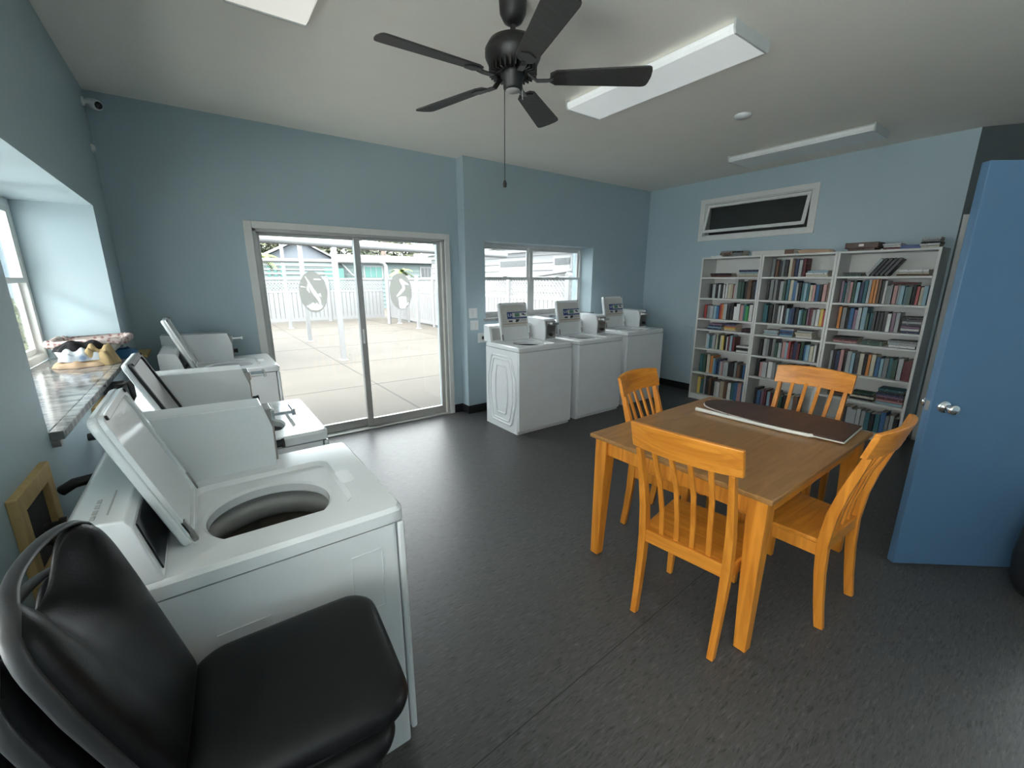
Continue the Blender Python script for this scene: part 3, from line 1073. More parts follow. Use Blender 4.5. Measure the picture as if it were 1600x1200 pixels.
    if label_sheet:
        def S(u0, v0, u1, v1, m, name, dz=0.0):
            # u from left, v from bottom (hinge) in fractions
            q = MB()
            q.box((u0 * LW, -v0 * LL, -0.0145 - dz), (u1 * LW, -v1 * LL, -0.0125 - dz), M4=A)
            return q.build(name, m, sheet if name != 'instruction_label' else lo)
        q = MB(); q.box((0.026, -LL * 0.93, -0.0125), (LW - 0.026, -LL * 0.36, -0.002), M4=A)
        sheet = q.build('instruction_label', 'sheet', lo)
        S(.26, .72, .95, .745, 'inkblue', 'blue_stripe')
        S(.26, .565, .95, .60, 'inkblue', 'blue_stripe')
        S(.26, .60, .44, .72, 'inkblue', 'blue_block')
        for (u0, v0, u1, v1) in ((.29, .63, .31, .705), (.29, .63, .34, .645), (.365, .62, .38, .70), (.365, .685, .40, .70), (.365, .655, .395, .668),
                                 (.41, .64, .42, .70), (.41, .64, .432, .652)):
            S(u0, v0, u1, v1, 'plasticw', 'white_letter', 0.0006)
        S(.53, .615, .69, .71, 'green', 'green_block')
        S(.73, .62, .93, .705, 'plasticw', 'white_block')
        S(.77, .66, .86, .695, 'ink', 'dark_picture', 0.0006)
        S(.82, .645, .90, .668, 'ink', 'dark_picture', 0.0006)
        S(.30, .485, .42, .525, 'ink', 'dark_picture')
        S(.44, .46, .54, .54, 'plasticw', 'white_block')
        S(.54, .50, .66, .55, 'ink', 'dark_picture')
        S(.52, .475, .62, .50, 'ink', 'dark_picture', 0.0004)
        S(.70, .50, .93, .54, 'plasticg', 'grey_block')
        S(.10, .43, .95, .45, 'tan', 'tan_stripe')
        for k2 in range(4):
            S(.10, .50 + k2 * .055, .22, .515 + k2 * .055, 'plasticg', 'small_print')
    # console along the back
    c0, c1, cz = con
    prof = [(c0 + 0.0, h - 0.002), (c1, h - 0.002), (c1, cz - 0.01), (c1 - 0.012, cz), (c0 + 0.045, cz - 0.012), (c0 + 0.034, cz - 0.03)]
    b = MB(); b.prism(prof, 0.004, meter[0] if True else w, 'x')
    co = b.build('console', 'enamel', t, 0.005, 3)
    # its sloped dark front
    p0, p1 = Vector((c0, h)), Vector((c0 + 0.034, cz - 0.03))
    q0, q1 = p0.lerp(p1, 0.10), p0.lerp(p1, 0.95)
    nn_ = Vector((-(p1 - p0).y, (p1 - p0).x)).normalized()
    if nn_.x > 0: nn_ = -nn_
    b = MB()
    b.prism([tuple(q0), tuple(q1), tuple(q1 + nn_ * 0.004), tuple(q0 + nn_ * 0.004)], 0.030, meter[0] - 0.01, 'x')
    b.build('control_panel', 'blackgloss' if not label_sheet else 'plasticg', co, 0.001)
    # coin meter case
    m0, m1 = meter
    prof = [(c1, h - 0.002), (c1, mtop), (mfront + 0.025, mtop - 0.008), (mfront, mtop - 0.10), (mfront + 0.002, h - 0.002)]
    b = MB(); b.prism(prof, m0, m1, 'x')
    me_ = b.build('coin_meter', 'enamel', t, 0.004, 3)
    b = MB()
    mz = mtop - 0.055
    xm = (m0 + m1) / 2
    b.box((m0 + 0.012, mfront - 0.006, h + 0.012), (m1 - 0.012, mfront + 0.02, mtop - 0.03))
    b.build('meter_face', 'steel', me_, 0.003)
    b = MB()
    b.box((xm - 0.045, mfront - 0.075, mz - 0.008), (xm + 0.045, mfront - 0.004, mz + 0.006))
    b.box((xm - 0.05, mfront - 0.084, mz - 0.014), (xm + 0.05, mfront - 0.072, mz + 0.012))
    b.box((xm - 0.052, mfront - 0.012, mz - 0.020), (xm + 0.052, mfront + 0.0, mz + 0.020))
    b.build('coin_slide', 'chrome', me_, 0.002)
    b = MB()
    b.lathe([(0.016, 0), (0.016, 0.02), (0.019, 0.024), (0.019, 0.032), (0.0, 0.034)], M4=look((xm - 0.01, mfront - 0.005, h + 0.06), (0, -1, 0)), seg=8)
    b.build('lock', 'gasket', me_)
    # side details
    if hexside:
        b = MB()
        zc, hz2 = (h - 0.05) / 2 + 0.0, 0.33
        for (yy, zz, rr) in ((0.255, 0.37, 0.010), (0.205, 0.335, 0.006), (0.115, 0.265, 0.008)):
            pts = [(-0.001, d / 2 - yy * .72, zc - zz), (-0.001, d / 2 - yy, zc - zz * .35), (-0.001, d / 2 - yy, zc + zz * .35), (-0.001, d / 2 - yy * .72, zc + zz),
                   (-0.001, d / 2 + yy * .72, zc + zz), (-0.001, d / 2 + yy, zc + zz * .35), (-0.001, d / 2 + yy, zc - zz * .35), (-0.001, d / 2 + yy * .72, zc - zz)]
            sm = []
            for i in range(len(pts)):
                a, c = Vector(pts[i]), Vector(pts[(i + 1) % len(pts)])
                for q in (0.07, 0.5, 0.93):
                    sm.append(a.lerp(c, q))
            b.sweep(sm, [(-rr, -0.006), (0.0, -0.0085), (rr, -0.006), (rr * 1.2, 0.0), (rr, 0.006), (0.0, 0.0085), (-rr, 0.006), (-rr * 1.2, 0.0)], 0, True, up=(1, 0, 0), closed=True)
        b.build('side_embossing', 'enamel', body)
    if sidepanel:
        b = MB()
        for (ya, yb_, za, zb) in ((0.07, 0.16, 0.60, 0.80), (0.38, 0.50, 0.48, 0.72)):
            sm = [(-0.0005, ya, za), (-0.0005, ya, zb), (-0.0005, yb_, zb), (-0.0005, yb_, za)]
            b.bar(sm, 0.004, 0.003, closed=True)
        b.build('side_embossing', 'enamel', body)
        b = MB(); b.box((0.0025, c0 + 0.085, cz - 0.055), (0.004, c0 + 0.135, cz - 0.018)); st = b.build('sticker', 'lav', co)
        b = MB()
        for q in range(3):
            b.box((0.0019, c0 + 0.092 + q * 0.013, cz - 0.05), (0.0026, c0 + 0.099 + q * 0.013, cz - 0.024))
        b.build('print', 'ink', st)
        b = MB()
        for q in range(4):
            b.box((0.03 + q * 0.03, c1 - 0.05, cz - 0.0055), (0.05 + q * 0.03, c1 - 0.042, cz - 0.003))
        b.box((0.05, c0 + 0.075, cz - 0.0075), (0.19, c0 + 0.078, cz - 0.0055))
        b.build('top_print', 'plasticg', co)
    return t


LG = 'coin washers along the left wall'
make_washer('white coin washer nearest the camera, lid open, wide round tub opening', (0.42, 1.165, 0), R(90), LG, w=0.675, d=0.65, h=0.92,
            hole=(0.262, 0.325), hr=0.170, sidepanel=True, con=(0.575, 0.72, 1.10), meter=(0.575, 0.70), mtop=1.165, mfront=0.262)
make_washer('white coin washer in the middle of left wall row with black sealed lid', (0.405, 2.055, 0), R(90), LG, w=0.675, d=0.65, h=0.915,
            hole=(0.262, 0.30), hr=0.155, dark_lid=True, con=(0.555, 0.70, 1.09), meter=(0.50, 0.64), mtop=1.165, mfront=0.25, tilt=22)
make_washer('white coin washer farthest along the left wall beside the glass door', (0.435, 3.73, 0), R(90), LG, w=0.68, d=0.65, h=0.955,
            hole=(0.29, 0.31), hr=0.160, con=(0.575, 0.72, 1.11), meter=(0.52, 0.66), mtop=1.18, mfront=0.26, tilt=20)
RG = 'coin washers under the back window'  # dark tub rings in this row: shade under the lids put into their colour
make_washer('white coin washer with embossed side, leftmost under the back window', (2.54, 3.385, 0), 0, RG, w=0.745, d=0.62, h=0.938,
            hole=(0.36, 0.30), hr=0.165, lid=(0.135, 0.535), hinge=0.49, lid_len=0.43, tilt=12, con=(0.515, 0.66, 1.12), meter=(0.60, 0.765), mtop=1.18, mfront=0.30, label_sheet=True, ring_mat='dark', hexside=True)
make_washer('white coin washer standing in the middle under the back window', (3.415, 3.41, 0), 0, RG, w=0.745, d=0.62, h=0.938,
            hole=(0.36, 0.30), hr=0.165, lid=(0.135, 0.535), hinge=0.49, lid_len=0.43, tilt=12, con=(0.515, 0.66, 1.12), meter=(0.60, 0.765), mtop=1.18, mfront=0.30, label_sheet=True, ring_mat='dark')
make_washer('white coin washer in the back right corner near the bookcases', (4.325, 3.47, 0), 0, RG, w=0.745, d=0.62, h=0.965,
            hole=(0.36, 0.30), hr=0.165, lid=(0.135, 0.535), hinge=0.49, lid_len=0.43, tilt=12, con=(0.515, 0.66, 1.145), meter=(0.60, 0.765), mtop=1.20, mfront=0.30, label_sheet=True, ring_mat='dark')


# hoses and cords behind the left washers
def hose(name, pts, r, m, label, cat):
    t = MB(); t.tube(pts, r, 10)
    return tag(t.build(name, m), label, cat)


hose('drain_hose', [(-0.455, 1.90, 0.925), (-0.42, 1.90, 0.945), (-0.36, 1.905, 0.95), (-0.325, 1.90, 0.91), (-0.31, 1.89, 0.8), (-0.31, 1.885, 0.4), (-0.31, 1.885, 0.018)], 0.017, 'gasket', 'black drain hose from the wall behind the nearest washer', 'hose')
t = thing('water_valve', 'dark wall valve behind the nearest washer console', 'valve', (XL, 2.42, 0.955))
b = MB(); b.lathe([(0.016, 0), (0.016, 0.05), (0.026, 0.052), (0.026, 0.075), (0.0, 0.08)], M4=look((0, 0, 0), (1, 0, 0)), seg=14); b.build('valve_body', 'dark', t)
b = MB(); b.lathe([(0.012, 0), (0.012, 0.06)], M4=look((0.055, 0, 0.0), (0, 0, -1)), seg=12); b.build('spout', 'steel', t)
hose('drain_hose', [(-0.44, 2.90, 0.95), (-0.40, 2.90, 1.07), (-0.35, 2.90, 1.09), (-0.33, 2.90, 0.95), (-0.33, 2.90, 0.6), (-0.33, 2.9, 0.015)], 0.017, 'gasket', 'black drain hose behind the middle left washer', 'hose')
hose('water_hose', [(-0.455, 2.80, 1.02), (-0.40, 2.80, 1.02), (-0.37, 2.78, 0.9), (-0.36, 2.75, 0.5), (-0.36, 2.74, 0.3), (-0.262, 2.7, 0.25)], 0.011, 'steel', 'braided steel water hose behind the middle left washer', 'hose')
t = thing('hookup_box', 'dark wall hookup box with valves behind the middle left washer', 'wall box', (XL, 3.05, 0.93))
b = MB(); b.box((0, -0.13, -0.10), (0.06, 0.13, 0.12)); b.build('box', 'dark', t, 0.004)
for k in (-0.06, 0.06):
    b = MB(); b.lathe([(0.012, 0), (0.012, 0.035), (0.02, 0.037), (0.02, 0.05)], M4=look((0.06, k, 0.02), (1, 0, 0)), seg=12); b.build('valve', 'rawwood', t)
t = thing('wall_shelf', 'small tan wooden shelf on left wall beyond the window sill', 'shelf', (XL, 4.22, 1.05))
b = MB(); b.box((0.0, -0.17, 0.0), (0.10, 0.17, 0.022)); b.build('shelf_board', 'rawwood', t, 0.002)
b = MB(); b.box((0.0, -0.02, -0.08), (0.015, 0.02, 0.0)); b.box((0.0, -0.02, -0.02), (0.08, 0.02, 0.0)); b.build('bracket', 'dark', t)
hose('water_hose', [(-0.45, 4.10, 0.98), (-0.40, 4.10, 0.97), (-0.36, 4.10, 0.85), (-0.35, 4.10, 0.5), (-0.30, 4.08, 0.3), (-0.232, 4.06, 0.25)], 0.014, 'gasket', 'black water hose behind the farthest left washer', 'hose')
t = thing('wood_block', 'small wooden board fixed to the wall under the marble sill', 'board', (XL, 2.72, 0.98))
b = MB(); b.box((0.002, -0.14, -0.05), (0.016, 0.14, 0.062)); b.build('board', 'rawwood', t, 0.002)
for q in children(t):
    pass


# ------------------------------------------------------------------ table
t = thing('dining_table', 'rectangular honey wood table with brown board lying on top', 'table', (2.345, 1.105, 0), R(0.8))
TL, TW, TH = 1.29, 0.965, 0.760
b = MB(); b.box((-TL / 2, -TW / 2, TH - 0.024), (TL / 2, TW / 2, TH)); b.build('tabletop', 'oaktop', t, 0.006, 3)
b = MB()
ix, iy = TL / 2 - 0.055, TW / 2 - 0.055
for s_ in (-1, 1):
    b = MB(); b.box((-ix + 0.03, s_ * iy - 0.011, TH - 0.115), (ix - 0.03, s_ * iy + 0.011, TH - 0.024)); b.build('apron', 'oakx', t, 0.002)
    b = MB(); b.box((s_ * ix - 0.011, -iy + 0.03, TH - 0.115), (s_ * ix + 0.011, iy - 0.03, TH - 0.024)); b.build('apron', 'oak', t, 0.002)
for sx in (-1, 1):
    for sy in (-1, 1):
        b = MB()
        X0, Y0 = sx * (TL / 2 - 0.024), sy * (TW / 2 - 0.024)
        X1, Y1 = X0 - sx * 0.078, Y0 - sy * 0.078
        X2, Y2 = X0 - sx * 0.052, Y0 - sy * 0.052
        v = [(X0, Y0, 0), (X2, Y0, 0), (X2, Y2, 0), (X0, Y2, 0)]
        m_ = [(X0, Y0, TH - 0.13), (X1, Y0, TH - 0.13), (X1, Y1, TH - 0.13), (X0, Y1, TH - 0.13)]
        e_ = [(X0, Y0, TH - 0.024), (X1, Y0, TH - 0.024), (X1, Y1, TH - 0.024), (X0, Y1, TH - 0.024)]
        f = [(0, 1, 2, 3), (8, 9, 10, 11)]
        for i in range(4):
            j = (i + 1) % 4
            f += [(i, j, 4 + j, 4 + i), (4 + i, 4 + j, 8 + j, 8 + i)]
        b.add(v + m_ + e_, f)
        b.build('leg', 'oak', t, 0.004)

# ------------------------------------------------------------------ dining chairs (front = +y, back posts at y = 0)
def make_chair(label, loc, rz, back_x=None):
    t = thing('dining_chair', label, 'chair', loc, rz, 'slat-back chairs round the table')
    cz = 0.445
    post = [(0.0, 0.0), (0.018, 0.12), (0.036, 0.28), (0.044, 0.43), (0.030, 0.58), (0.004, 0.70), (-0.028, 0.81), (-0.0515, 0.889)]
    for s_ in (-1, 1):
        b = MB()
        pts = [(s_ * (0.188 + 0.010 * z), y, z) for y, z in post]
        sc = [0.92, 0.98, 1.08, 1.18, 1.1, 0.98, 0.86, 0.74]
        b.bar(pts, 0.030, 0.040, up=(0, 1, 0), scales=sc)
        b.build('back_post', 'oak', t, 0.003)
    # crest rail, bowed backwards
    b = MB()
    n = 12
    sec0, sec1 = [], []
    v, f = [], []
    for i in range(n + 1):
        u = -1 + 2 * i / n
        x = u * 0.232
        bow = -0.040 * (1 - u * u)
        rise = 0.012 * (1 - u * u)
        for (yo, zo) in ((0.012, 0.885), (-0.012, 0.885), (-0.016, 1.003 + rise), (0.008, 1.003 + rise)):
            yy = -0.040 + bow + yo - 0.25 * (zo - 0.885)
            v.append((x, yy, zo))
    for i in range(n):
        for c in range(4):
            e = (c + 1) % 4
            f.append((i * 4 + c, i * 4 + e, (i + 1) * 4 + e, (i + 1) * 4 + c))
    f.append((0, 1, 2, 3)); f.append(tuple(n * 4 + c for c in range(4)))
    b.add(v, f)
    b.build('crest_rail', 'oakx', t, 0.004)
    # slats
    for i in range(4):
        u = (-1.5 + i) / 1.5 * 0.108
        ut = u * 1.12
        bow = 0.040 * (1 - (ut / 0.232) ** 2)
        b = MB()
        b.bar([(u, 0.050, 0.43), (u, 0.036, 0.56), (u + (ut - u) * .5, 0.002, 0.72), (ut, -0.044 - bow * .85, 0.90)], 0.022, 0.012, up=(0, 1, 0))
        b.build('slat', 'oak', t, 0.002)
    b = MB(); b.box((-0.178, 0.028, 0.385), (0.178, 0.052, 0.448)); b.build('back_rail', 'oakx', t, 0.002)
    # seat
    b = MB()
    pts = [(-0.205, 0.055), (0.205, 0.055), (0.232, 0.40), (0.215, 0.43), (0.10, 0.44), (-0.10, 0.44), (-0.215, 0.43), (-0.232, 0.40)]
    b.prism(pts, cz - 0.022, cz); b.build('seat', 'oakx', t, 0.006, 3)
    b = MB(); b.bar([(-0.19, 0.06, 0.39), (-0.205, 0.40, 0.39)], 0.018, 0.06); b.build('seat_rail', 'oak', t)
    b = MB(); b.bar([(0.19, 0.06, 0.39), (0.205, 0.40, 0.39)], 0.018, 0.06); b.build('seat_rail', 'oak', t)
    b = MB(); b.box((-0.19, 0.40, 0.36), (0.19, 0.418, 0.422)); b.build('seat_rail', 'oakx', t)
    for s_ in (-1, 1):
        b = MB()
        b.bar([(s_ * 0.208, 0.400, 0), (s_ * 0.204, 0.402, 0.25), (s_ * 0.202, 0.403, 0.423)], 0.036, 0.036, up=(0, 1, 0), scales=[0.75, 1.0, 1.05])
        b.build('leg', 'oak', t, 0.003)
    return t


def chair_at(label, x, y, heading):
    make_chair(label, (x, y, 0), heading - math.pi / 2)


chair_at('honey wood slat-back chair nearest the camera, its back to the camera', 1.565, 0.90, R(6.8))
chair_at('honey wood slat-back chair seen from its side, right of the table', 2.353, 0.50, R(89))
chair_at('honey wood slat-back chair pushed in opposite, toward the back washers', 2.31, 1.665, R(-82))
chair_at('honey wood slat-back chair at the far table end before the bookcases', 3.29, 1.08, R(181))

# tabletop ironing board, lying flat
t = thing('ironing_board', 'small brown tabletop ironing board with white edge lying on the table', 'ironing board', (0, 0, 0.7605))
b = MB()
out = [(2.628, 0.665), (3.0, 0.69), (3.015, 0.80), (3.015, 1.02), (2.985, 1.24), (2.93, 1.40), (2.86, 1.485), (2.79, 1.51), (2.72, 1.49), (2.665, 1.43), (2.632, 1.30), (2.610, 1.05), (2.612, 0.86)]
cxo = sum(p[0] for p in out) / len(out); cyo = sum(p[1] for p in out) / len(out)
sm = []
for i in range(len(out)):
    p0, p1, p2, p3 = [Vector(out[(i + q) % len(out)]) for q in (-1, 0, 1, 2)]
    if i in (0, 12, 1):
        sm.append(tuple(p1)); continue
    for q in (0.0, 0.5):
        sm.append(tuple(0.5 * ((2 * p1) + (-p0 + p2) * q + (2 * p0 - 5 * p1 + 4 * p2 - p3) * q * q + (-p0 + 3 * p1 - 3 * p2 + p3) * q ** 3)))
b.prism(sm, 0.014, 0.022); b.build('board', 'boardbrown', t, 0.002)
b = MB(); b.prism([((x - cxo) * 1.012 + cxo, (y - cyo) * 1.012 + cyo) for x, y in sm], 0.008, 0.0145); b.build('board_edge', 'cream', t, 0.001)
b = MB()
b.tube([(2.565, 1.458, 0.0138), (2.567, 1.43, 0.0138), (2.575, 1.20, 0.0125), (2.588, 0.95, 0.0125), (2.607, 0.82, 0.0125), (2.64, 0.79, 0.0125)], 0.0105, 12, scales=[1.25, 1.2, 1, 1, 1, 0.9])
b.build('folded_leg', 'cream', t)
b = MB(); b.tube([(2.575, 1.28, 0.014), (2.70, 1.27, 0.006)], 0.004, 8); b.build('leg_pivot', 'steel', t)
b = MB(); b.lathe([(0.013, 0), (0.013, 0.008), (0.0, 0.010)], (2.865, 1.525, 0.0), 14); b.build('rest_tip', 'cream', t)
for k in ((2.66, 0.72), (3.0, 0.73)):
    b = MB(); b.lathe([(0.010, 0), (0.010, 0.009)], (k[0], k[1], 0), 10); b.build('foot', 'cream', t)

# ------------------------------------------------------------------ bookcases and books
BX0, BX1 = 5.40, 5.725
CASES = [(2.457, 3.207), (1.715, 2.457), (0.939, 1.715)]          # y ranges, left to right in the picture
SH = [[1.635, 1.371, 1.105, 0.964, 0.710, 0.375, 0.070],
      [1.635, 1.370, 1.105, 0.960, 0.708, 0.445, 0.070],
      [1.636, 1.369, 1.101, 0.956, 0.641, 0.378, 0.070]]
NAMES = ['left bookcase', 'middle bookcase', 'right bookcase']
ROW = ['top shelf', 'second shelf', 'third shelf', 'narrow fourth shelf', 'fifth shelf', 'sixth shelf', 'bottom shelf']
CL = ['tall white bookcase at the left, nearest the back washers', 'tall white bookcase in the middle of the three',
      'tall white bookcase at the right, nearest the blue door']
T = 0.018
for (y0, y1), zs, lab in zip(CASES, SH, CL):
    t = thing('bookcase', lab, 'bookcase', (BX0, (y0 + y1) / 2, 0), group='white bookcases along the right wall')
    hw, D = (y1 - y0) / 2 - 0.0015, BX1 - BX0
    for s_ in (-1, 1):
        b = MB(); b.box((0, s_ * hw, 0), (D, s_ * (hw - T - 0.004), 1.89)); b.build('side_panel', 'shelf', t, 0.0015)
    b = MB(); b.box((0.004, -hw + T + 0.004, 1.868), (D, hw - T - 0.004, 1.888)); b.build('top_panel', 'shelf', t, 0.0015)
    b = MB(); b.box((D - 0.006, -hw + T, 0.05), (D - 0.001, hw - T, 1.88)); b.build('back_panel', 'shelf', t)
    for z in zs:
        b = MB(); b.box((0.004, -hw + T + 0.004, z - 0.016), (D - 0.006, hw - T - 0.004, z + 0.004)); b.build('shelf', 'shelf', t, 0.0015)
    b = MB(); b.box((0.012, -hw + T + 0.004, 0), (0.030, hw - T - 0.004, zs[-1] - 0.016)); b.build('base_board', 'shelf', t)

PAL = {'k': ('black', (0.014, 0.014, 0.015)), 'd': ('charcoal', (0.045, 0.048, 0.05)), 'n': ('navy', (0.018, 0.028, 0.075)), 'b': ('blue', (0.04, 0.12, 0.25)),
       'l': ('pale blue', (0.26, 0.40, 0.46)), 't': ('teal', (0.035, 0.13, 0.15)), 'g': ('dark green', (0.03, 0.075, 0.05)), 'G': ('bright green', (0.06, 0.33, 0.10)),
       'e': ('beige', (0.40, 0.34, 0.25)), 'c': ('cream', (0.52, 0.49, 0.38)), 'w': ('white', (0.66, 0.66, 0.64)), 's': ('light grey', (0.38, 0.40, 0.40)),
       'a': ('grey', (0.20, 0.21, 0.21)), 'y': ('yellow', (0.62, 0.46, 0.12)), 'o': ('orange', (0.52, 0.20, 0.05)), 'r': ('red', (0.34, 0.035, 0.035)),
       'm': ('maroon', (0.11, 0.022, 0.028)), 'p': ('pink', (0.46, 0.26, 0.25)), 'v': ('mauve', (0.22, 0.13, 0.19)), 'x': ('brown', (0.14, 0.075, 0.045))}


def book_mat(key, var):
    nm, c = PAL[key]
    m, n, l, b = new_mat('book_' + nm.replace(' ', '_') + '_%d' % var)
    b.inputs['Roughness'].default_value = 0.4 + 0.1 * var
    t = n.new('ShaderNodeTexCoord')
    mp = n.new('ShaderNodeMapping')
    mp.inputs['Location'].default_value = (0, 0, 0.137 * var)
    mp.inputs['Scale'].default_value = (1.0, 30 + 20 * var, 26 + 14 * var)
    l.new(t.outputs['Object'], mp.inputs['Vector'])
    z = n.new('ShaderNodeTexNoise')
    z.inputs['Scale'].default_value = 1.6
    z.inputs['Detail'].default_value = 3
    l.new(mp.outputs['Vector'], z.inputs['Vector'])
    r = n.new('ShaderNodeValToRGB')
    e = r.color_ramp.elements
    e[0].position = 0.0
    e[0].color = c + (1,)
    e[1].position = 1.0
    lum = sum(c) / 3
    c2 = tuple(min(0.75, q * 0.4 + 0.34) for q in c) if lum < 0.25 else tuple(q * 0.25 for q in c)
    e[1].color = c2 + (1,)
    k = e.new(0.64); k.color = c + (1,)
    k = e.new(0.70); k.color = c2 + (1,)
    l.new(z.outputs['Fac'], r.inputs['Fac'])
    l.new(r.outputs['Color'], b.inputs['Base Color'])
    return m


BM = {k: [book_mat(k, i) for i in range(3)] for k in PAL}
PAGES = M['paper']
rng = random.Random(11)
ORD = ['first', 'second', 'third', 'fourth', 'fifth', 'sixth', 'seventh', 'eighth', 'ninth', 'tenth', 'eleventh', 'twelfth', 'thirteenth', 'fourteenth', 'fifteenth',
       'sixteenth', 'seventeenth', 'eighteenth', 'nineteenth', 'twentieth', 'twenty-first', 'twenty-second', 'twenty-third', 'twenty-fourth', 'twenty-fifth', 'twenty-sixth',
       'twenty-seventh', 'twenty-eighth', 'twenty-ninth', 'thirtieth']


def book(key, thick, hgt, dep, loc, roll=0.0, flat=False, label='', group='', spine_y=False):
    """book mesh: spine at local -x; upright: thickness along y, height along z"""
    c = 0.0022
    b = MB()
    if not flat:
        b.box((0, -thick / 2, 0), (c * 1.5, thick / 2, hgt), 0)
        b.box((0, -thick / 2, 0), (dep, -thick / 2 + c, hgt), 0)
        b.box((0, thick / 2 - c, 0), (dep, thick / 2, hgt), 0)
        b.box((c * 1.5, -thick / 2 + c, 0.003), (dep - 0.004, thick / 2 - c, hgt - 0.003), 1)
    else:                                     # lying: height along y, thickness along z
        b.box((0, -hgt / 2, 0), (c * 1.5, hgt / 2, thick), 0)
        b.box((0, -hgt / 2, 0), (dep, hgt / 2, c), 0)
        b.box((0, -hgt / 2, thick - c), (dep, hgt / 2, thick), 0)
        b.box((c * 1.5, -hgt / 2 + 0.003, c), (dep - 0.004, hgt / 2 - 0.003, thick - c), 1)
    o = b.build('book', [BM[key][rng.randrange(3)], PAGES])
    o.location = loc
    o.rotation_euler = (roll, 0, 0)
    return tag(o, label, 'book', group)


def upright(ci, si, f0, f1, cols, h0, h1, hs=None, first=0):
    """fill fraction f0..f1 of shelf si in case ci with upright books, left to right in the picture"""
    y0, y1 = CASES[ci]
    L, Rr = y1 - T - 0.008, y0 + T + 0.008
    W = L - Rr
    ya, yb_ = L - f0 * W, L - f1 * W
    th = [rng.uniform(0.75, 1.35) for _ in cols]
    q = (ya - yb_) / sum(th)
    z = SH[ci][si] + 0.0045
    top = (SH[ci][si - 1] - 0.016 if si else 1.868) - z - 0.006
    y = ya
    for i, c in enumerate(cols):
        tk = th[i] * q
        hh = min(top, hs[i] if hs else rng.uniform(h0, h1))
        dep = rng.uniform(0.12, 0.16) * (1 if hh < 0.2 else 1.15)
        x = BX0 + rng.uniform(0.05, 0.075)
        lab = '%s upright book, %s from left, %s, %s' % (PAL[c][0], ORD[first + i], ROW[si], NAMES[ci])
        book(c, tk * 0.94, hh, dep, (x, y - tk / 2, z), 0, False, lab, 'books on the %s of the %s' % (ROW[si], NAMES[ci]))
        y -= tk


def lying(ci, si, f0, f1, cols, where, th=None, zoff=0.0, topz=None):
    """stack of lying books (bottom first) spanning fraction f0..f1"""
    y0, y1 = CASES[ci]
    L, Rr = y1 - T - 0.008, y0 + T + 0.008
    W = L - Rr
    ya, yb_ = L - f0 * W, L - f1 * W
    z = (SH[ci][si] + 0.0045 if topz is None else topz) + zoff
    for i, c in enumerate(cols):
        tk = th[i] if th else rng.uniform(0.017, 0.028)
        ln = (ya - yb_) * rng.uniform(0.88, 1.0)
        pos = 'only one lying' if len(cols) == 1 else ('bottom' if i == 0 else ('topmost' if i == len(cols) - 1 else ORD[i] + ' up'))
        lab = '%s book lying flat, %s, %s, %s, %s' % (PAL[c][0], pos, where, ROW[si] if topz is None else 'bookcase top', NAMES[ci])
        book(c, tk, ln, rng.uniform(0.13, 0.19), (BX0 + rng.uniform(0.05, 0.08), (ya + yb_) / 2 + rng.uniform(-1, 1) * 0.004, z), 0, True, lab,
             'books lying on the %s of the %s' % (ROW[si] if topz is None else 'top', NAMES[ci]))
        z += tk + 0.0006


# left bookcase
lying(0, 0, .10, .50, 'xmk', 'left stack', [.016, .014, .018]); lying(0, 0, .62, .98, 'ecln', 'right stack', [.018, .020, .022, .024])
upright(0, 1, .13, .60, 'kaskskwwcep', .17, .19); upright(0, 1, .60, .99, 'sgGkxkb'.replace('G', 'g'), .20, .235, first=11)
upright(0, 2, .06, .99, 'raslbroskkwwptGwk', .165, .215)
lying(0, 3, .16, .45, 'nlnv', 'left stack', [.02, .018, .02, .02]); lying(0, 3, .47, .70, 'cyovn', 'middle stack', [.018] * 5); lying(0, 3, .80, .99, 'kmk', 'right stack', [.014] * 3)
upright(0, 4, .15, .72, 'sltsscgcykwmlm', .17, .205); lying(0, 4, .74, .99, 'wkw', 'right stack', [.024, .03, .024])
upright(0, 5, .08, .34, 'tgco', .23, .26); upright(0, 5, .34, .99, 'lbnspsskkaxkbn', .17, .21, first=4)
upright(0, 6, .07, .99, 'ytakxkswexwtbpb', .20, .25)
# middle bookcase
upright(1, 0, .10, .60, 'axkakcxnsm', .18, .21); lying(1, 0, .62, .93, 'cwl', 'right stack', [.020, .022, .02])
upright(1, 1, .07, .52, 'kaaksgtcb', .215, .24); upright(1, 1, .52, .99, 'sktltcpbkpx', .175, .21, first=9)
upright(1, 2, .05, .42, 'ttkkakswk', .20, .225); upright(1, 2, .42, .99, 'lbnkltgvmswyr', .165, .20, first=9)
lying(1, 3, .10, .34, 'sls', 'left stack', [.02] * 3); lying(1, 3, .36, .58, 'lbnbs', 'middle stack', [.018] * 5); lying(1, 3, .60, .85, 'wccs', 'right stack', [.02] * 4)
upright(1, 4, .08, .99, 'ksakagsplrmnmgblcwk', .17, .215)
upright(1, 5, .06, .98, 'kpswasekxkmgps', .17, .215)
upright(1, 6, .10, .50, 'kbvmlmgc', .20, .24); upright(1, 6, .50, .80, 'gksx', .17, .22, first=8)
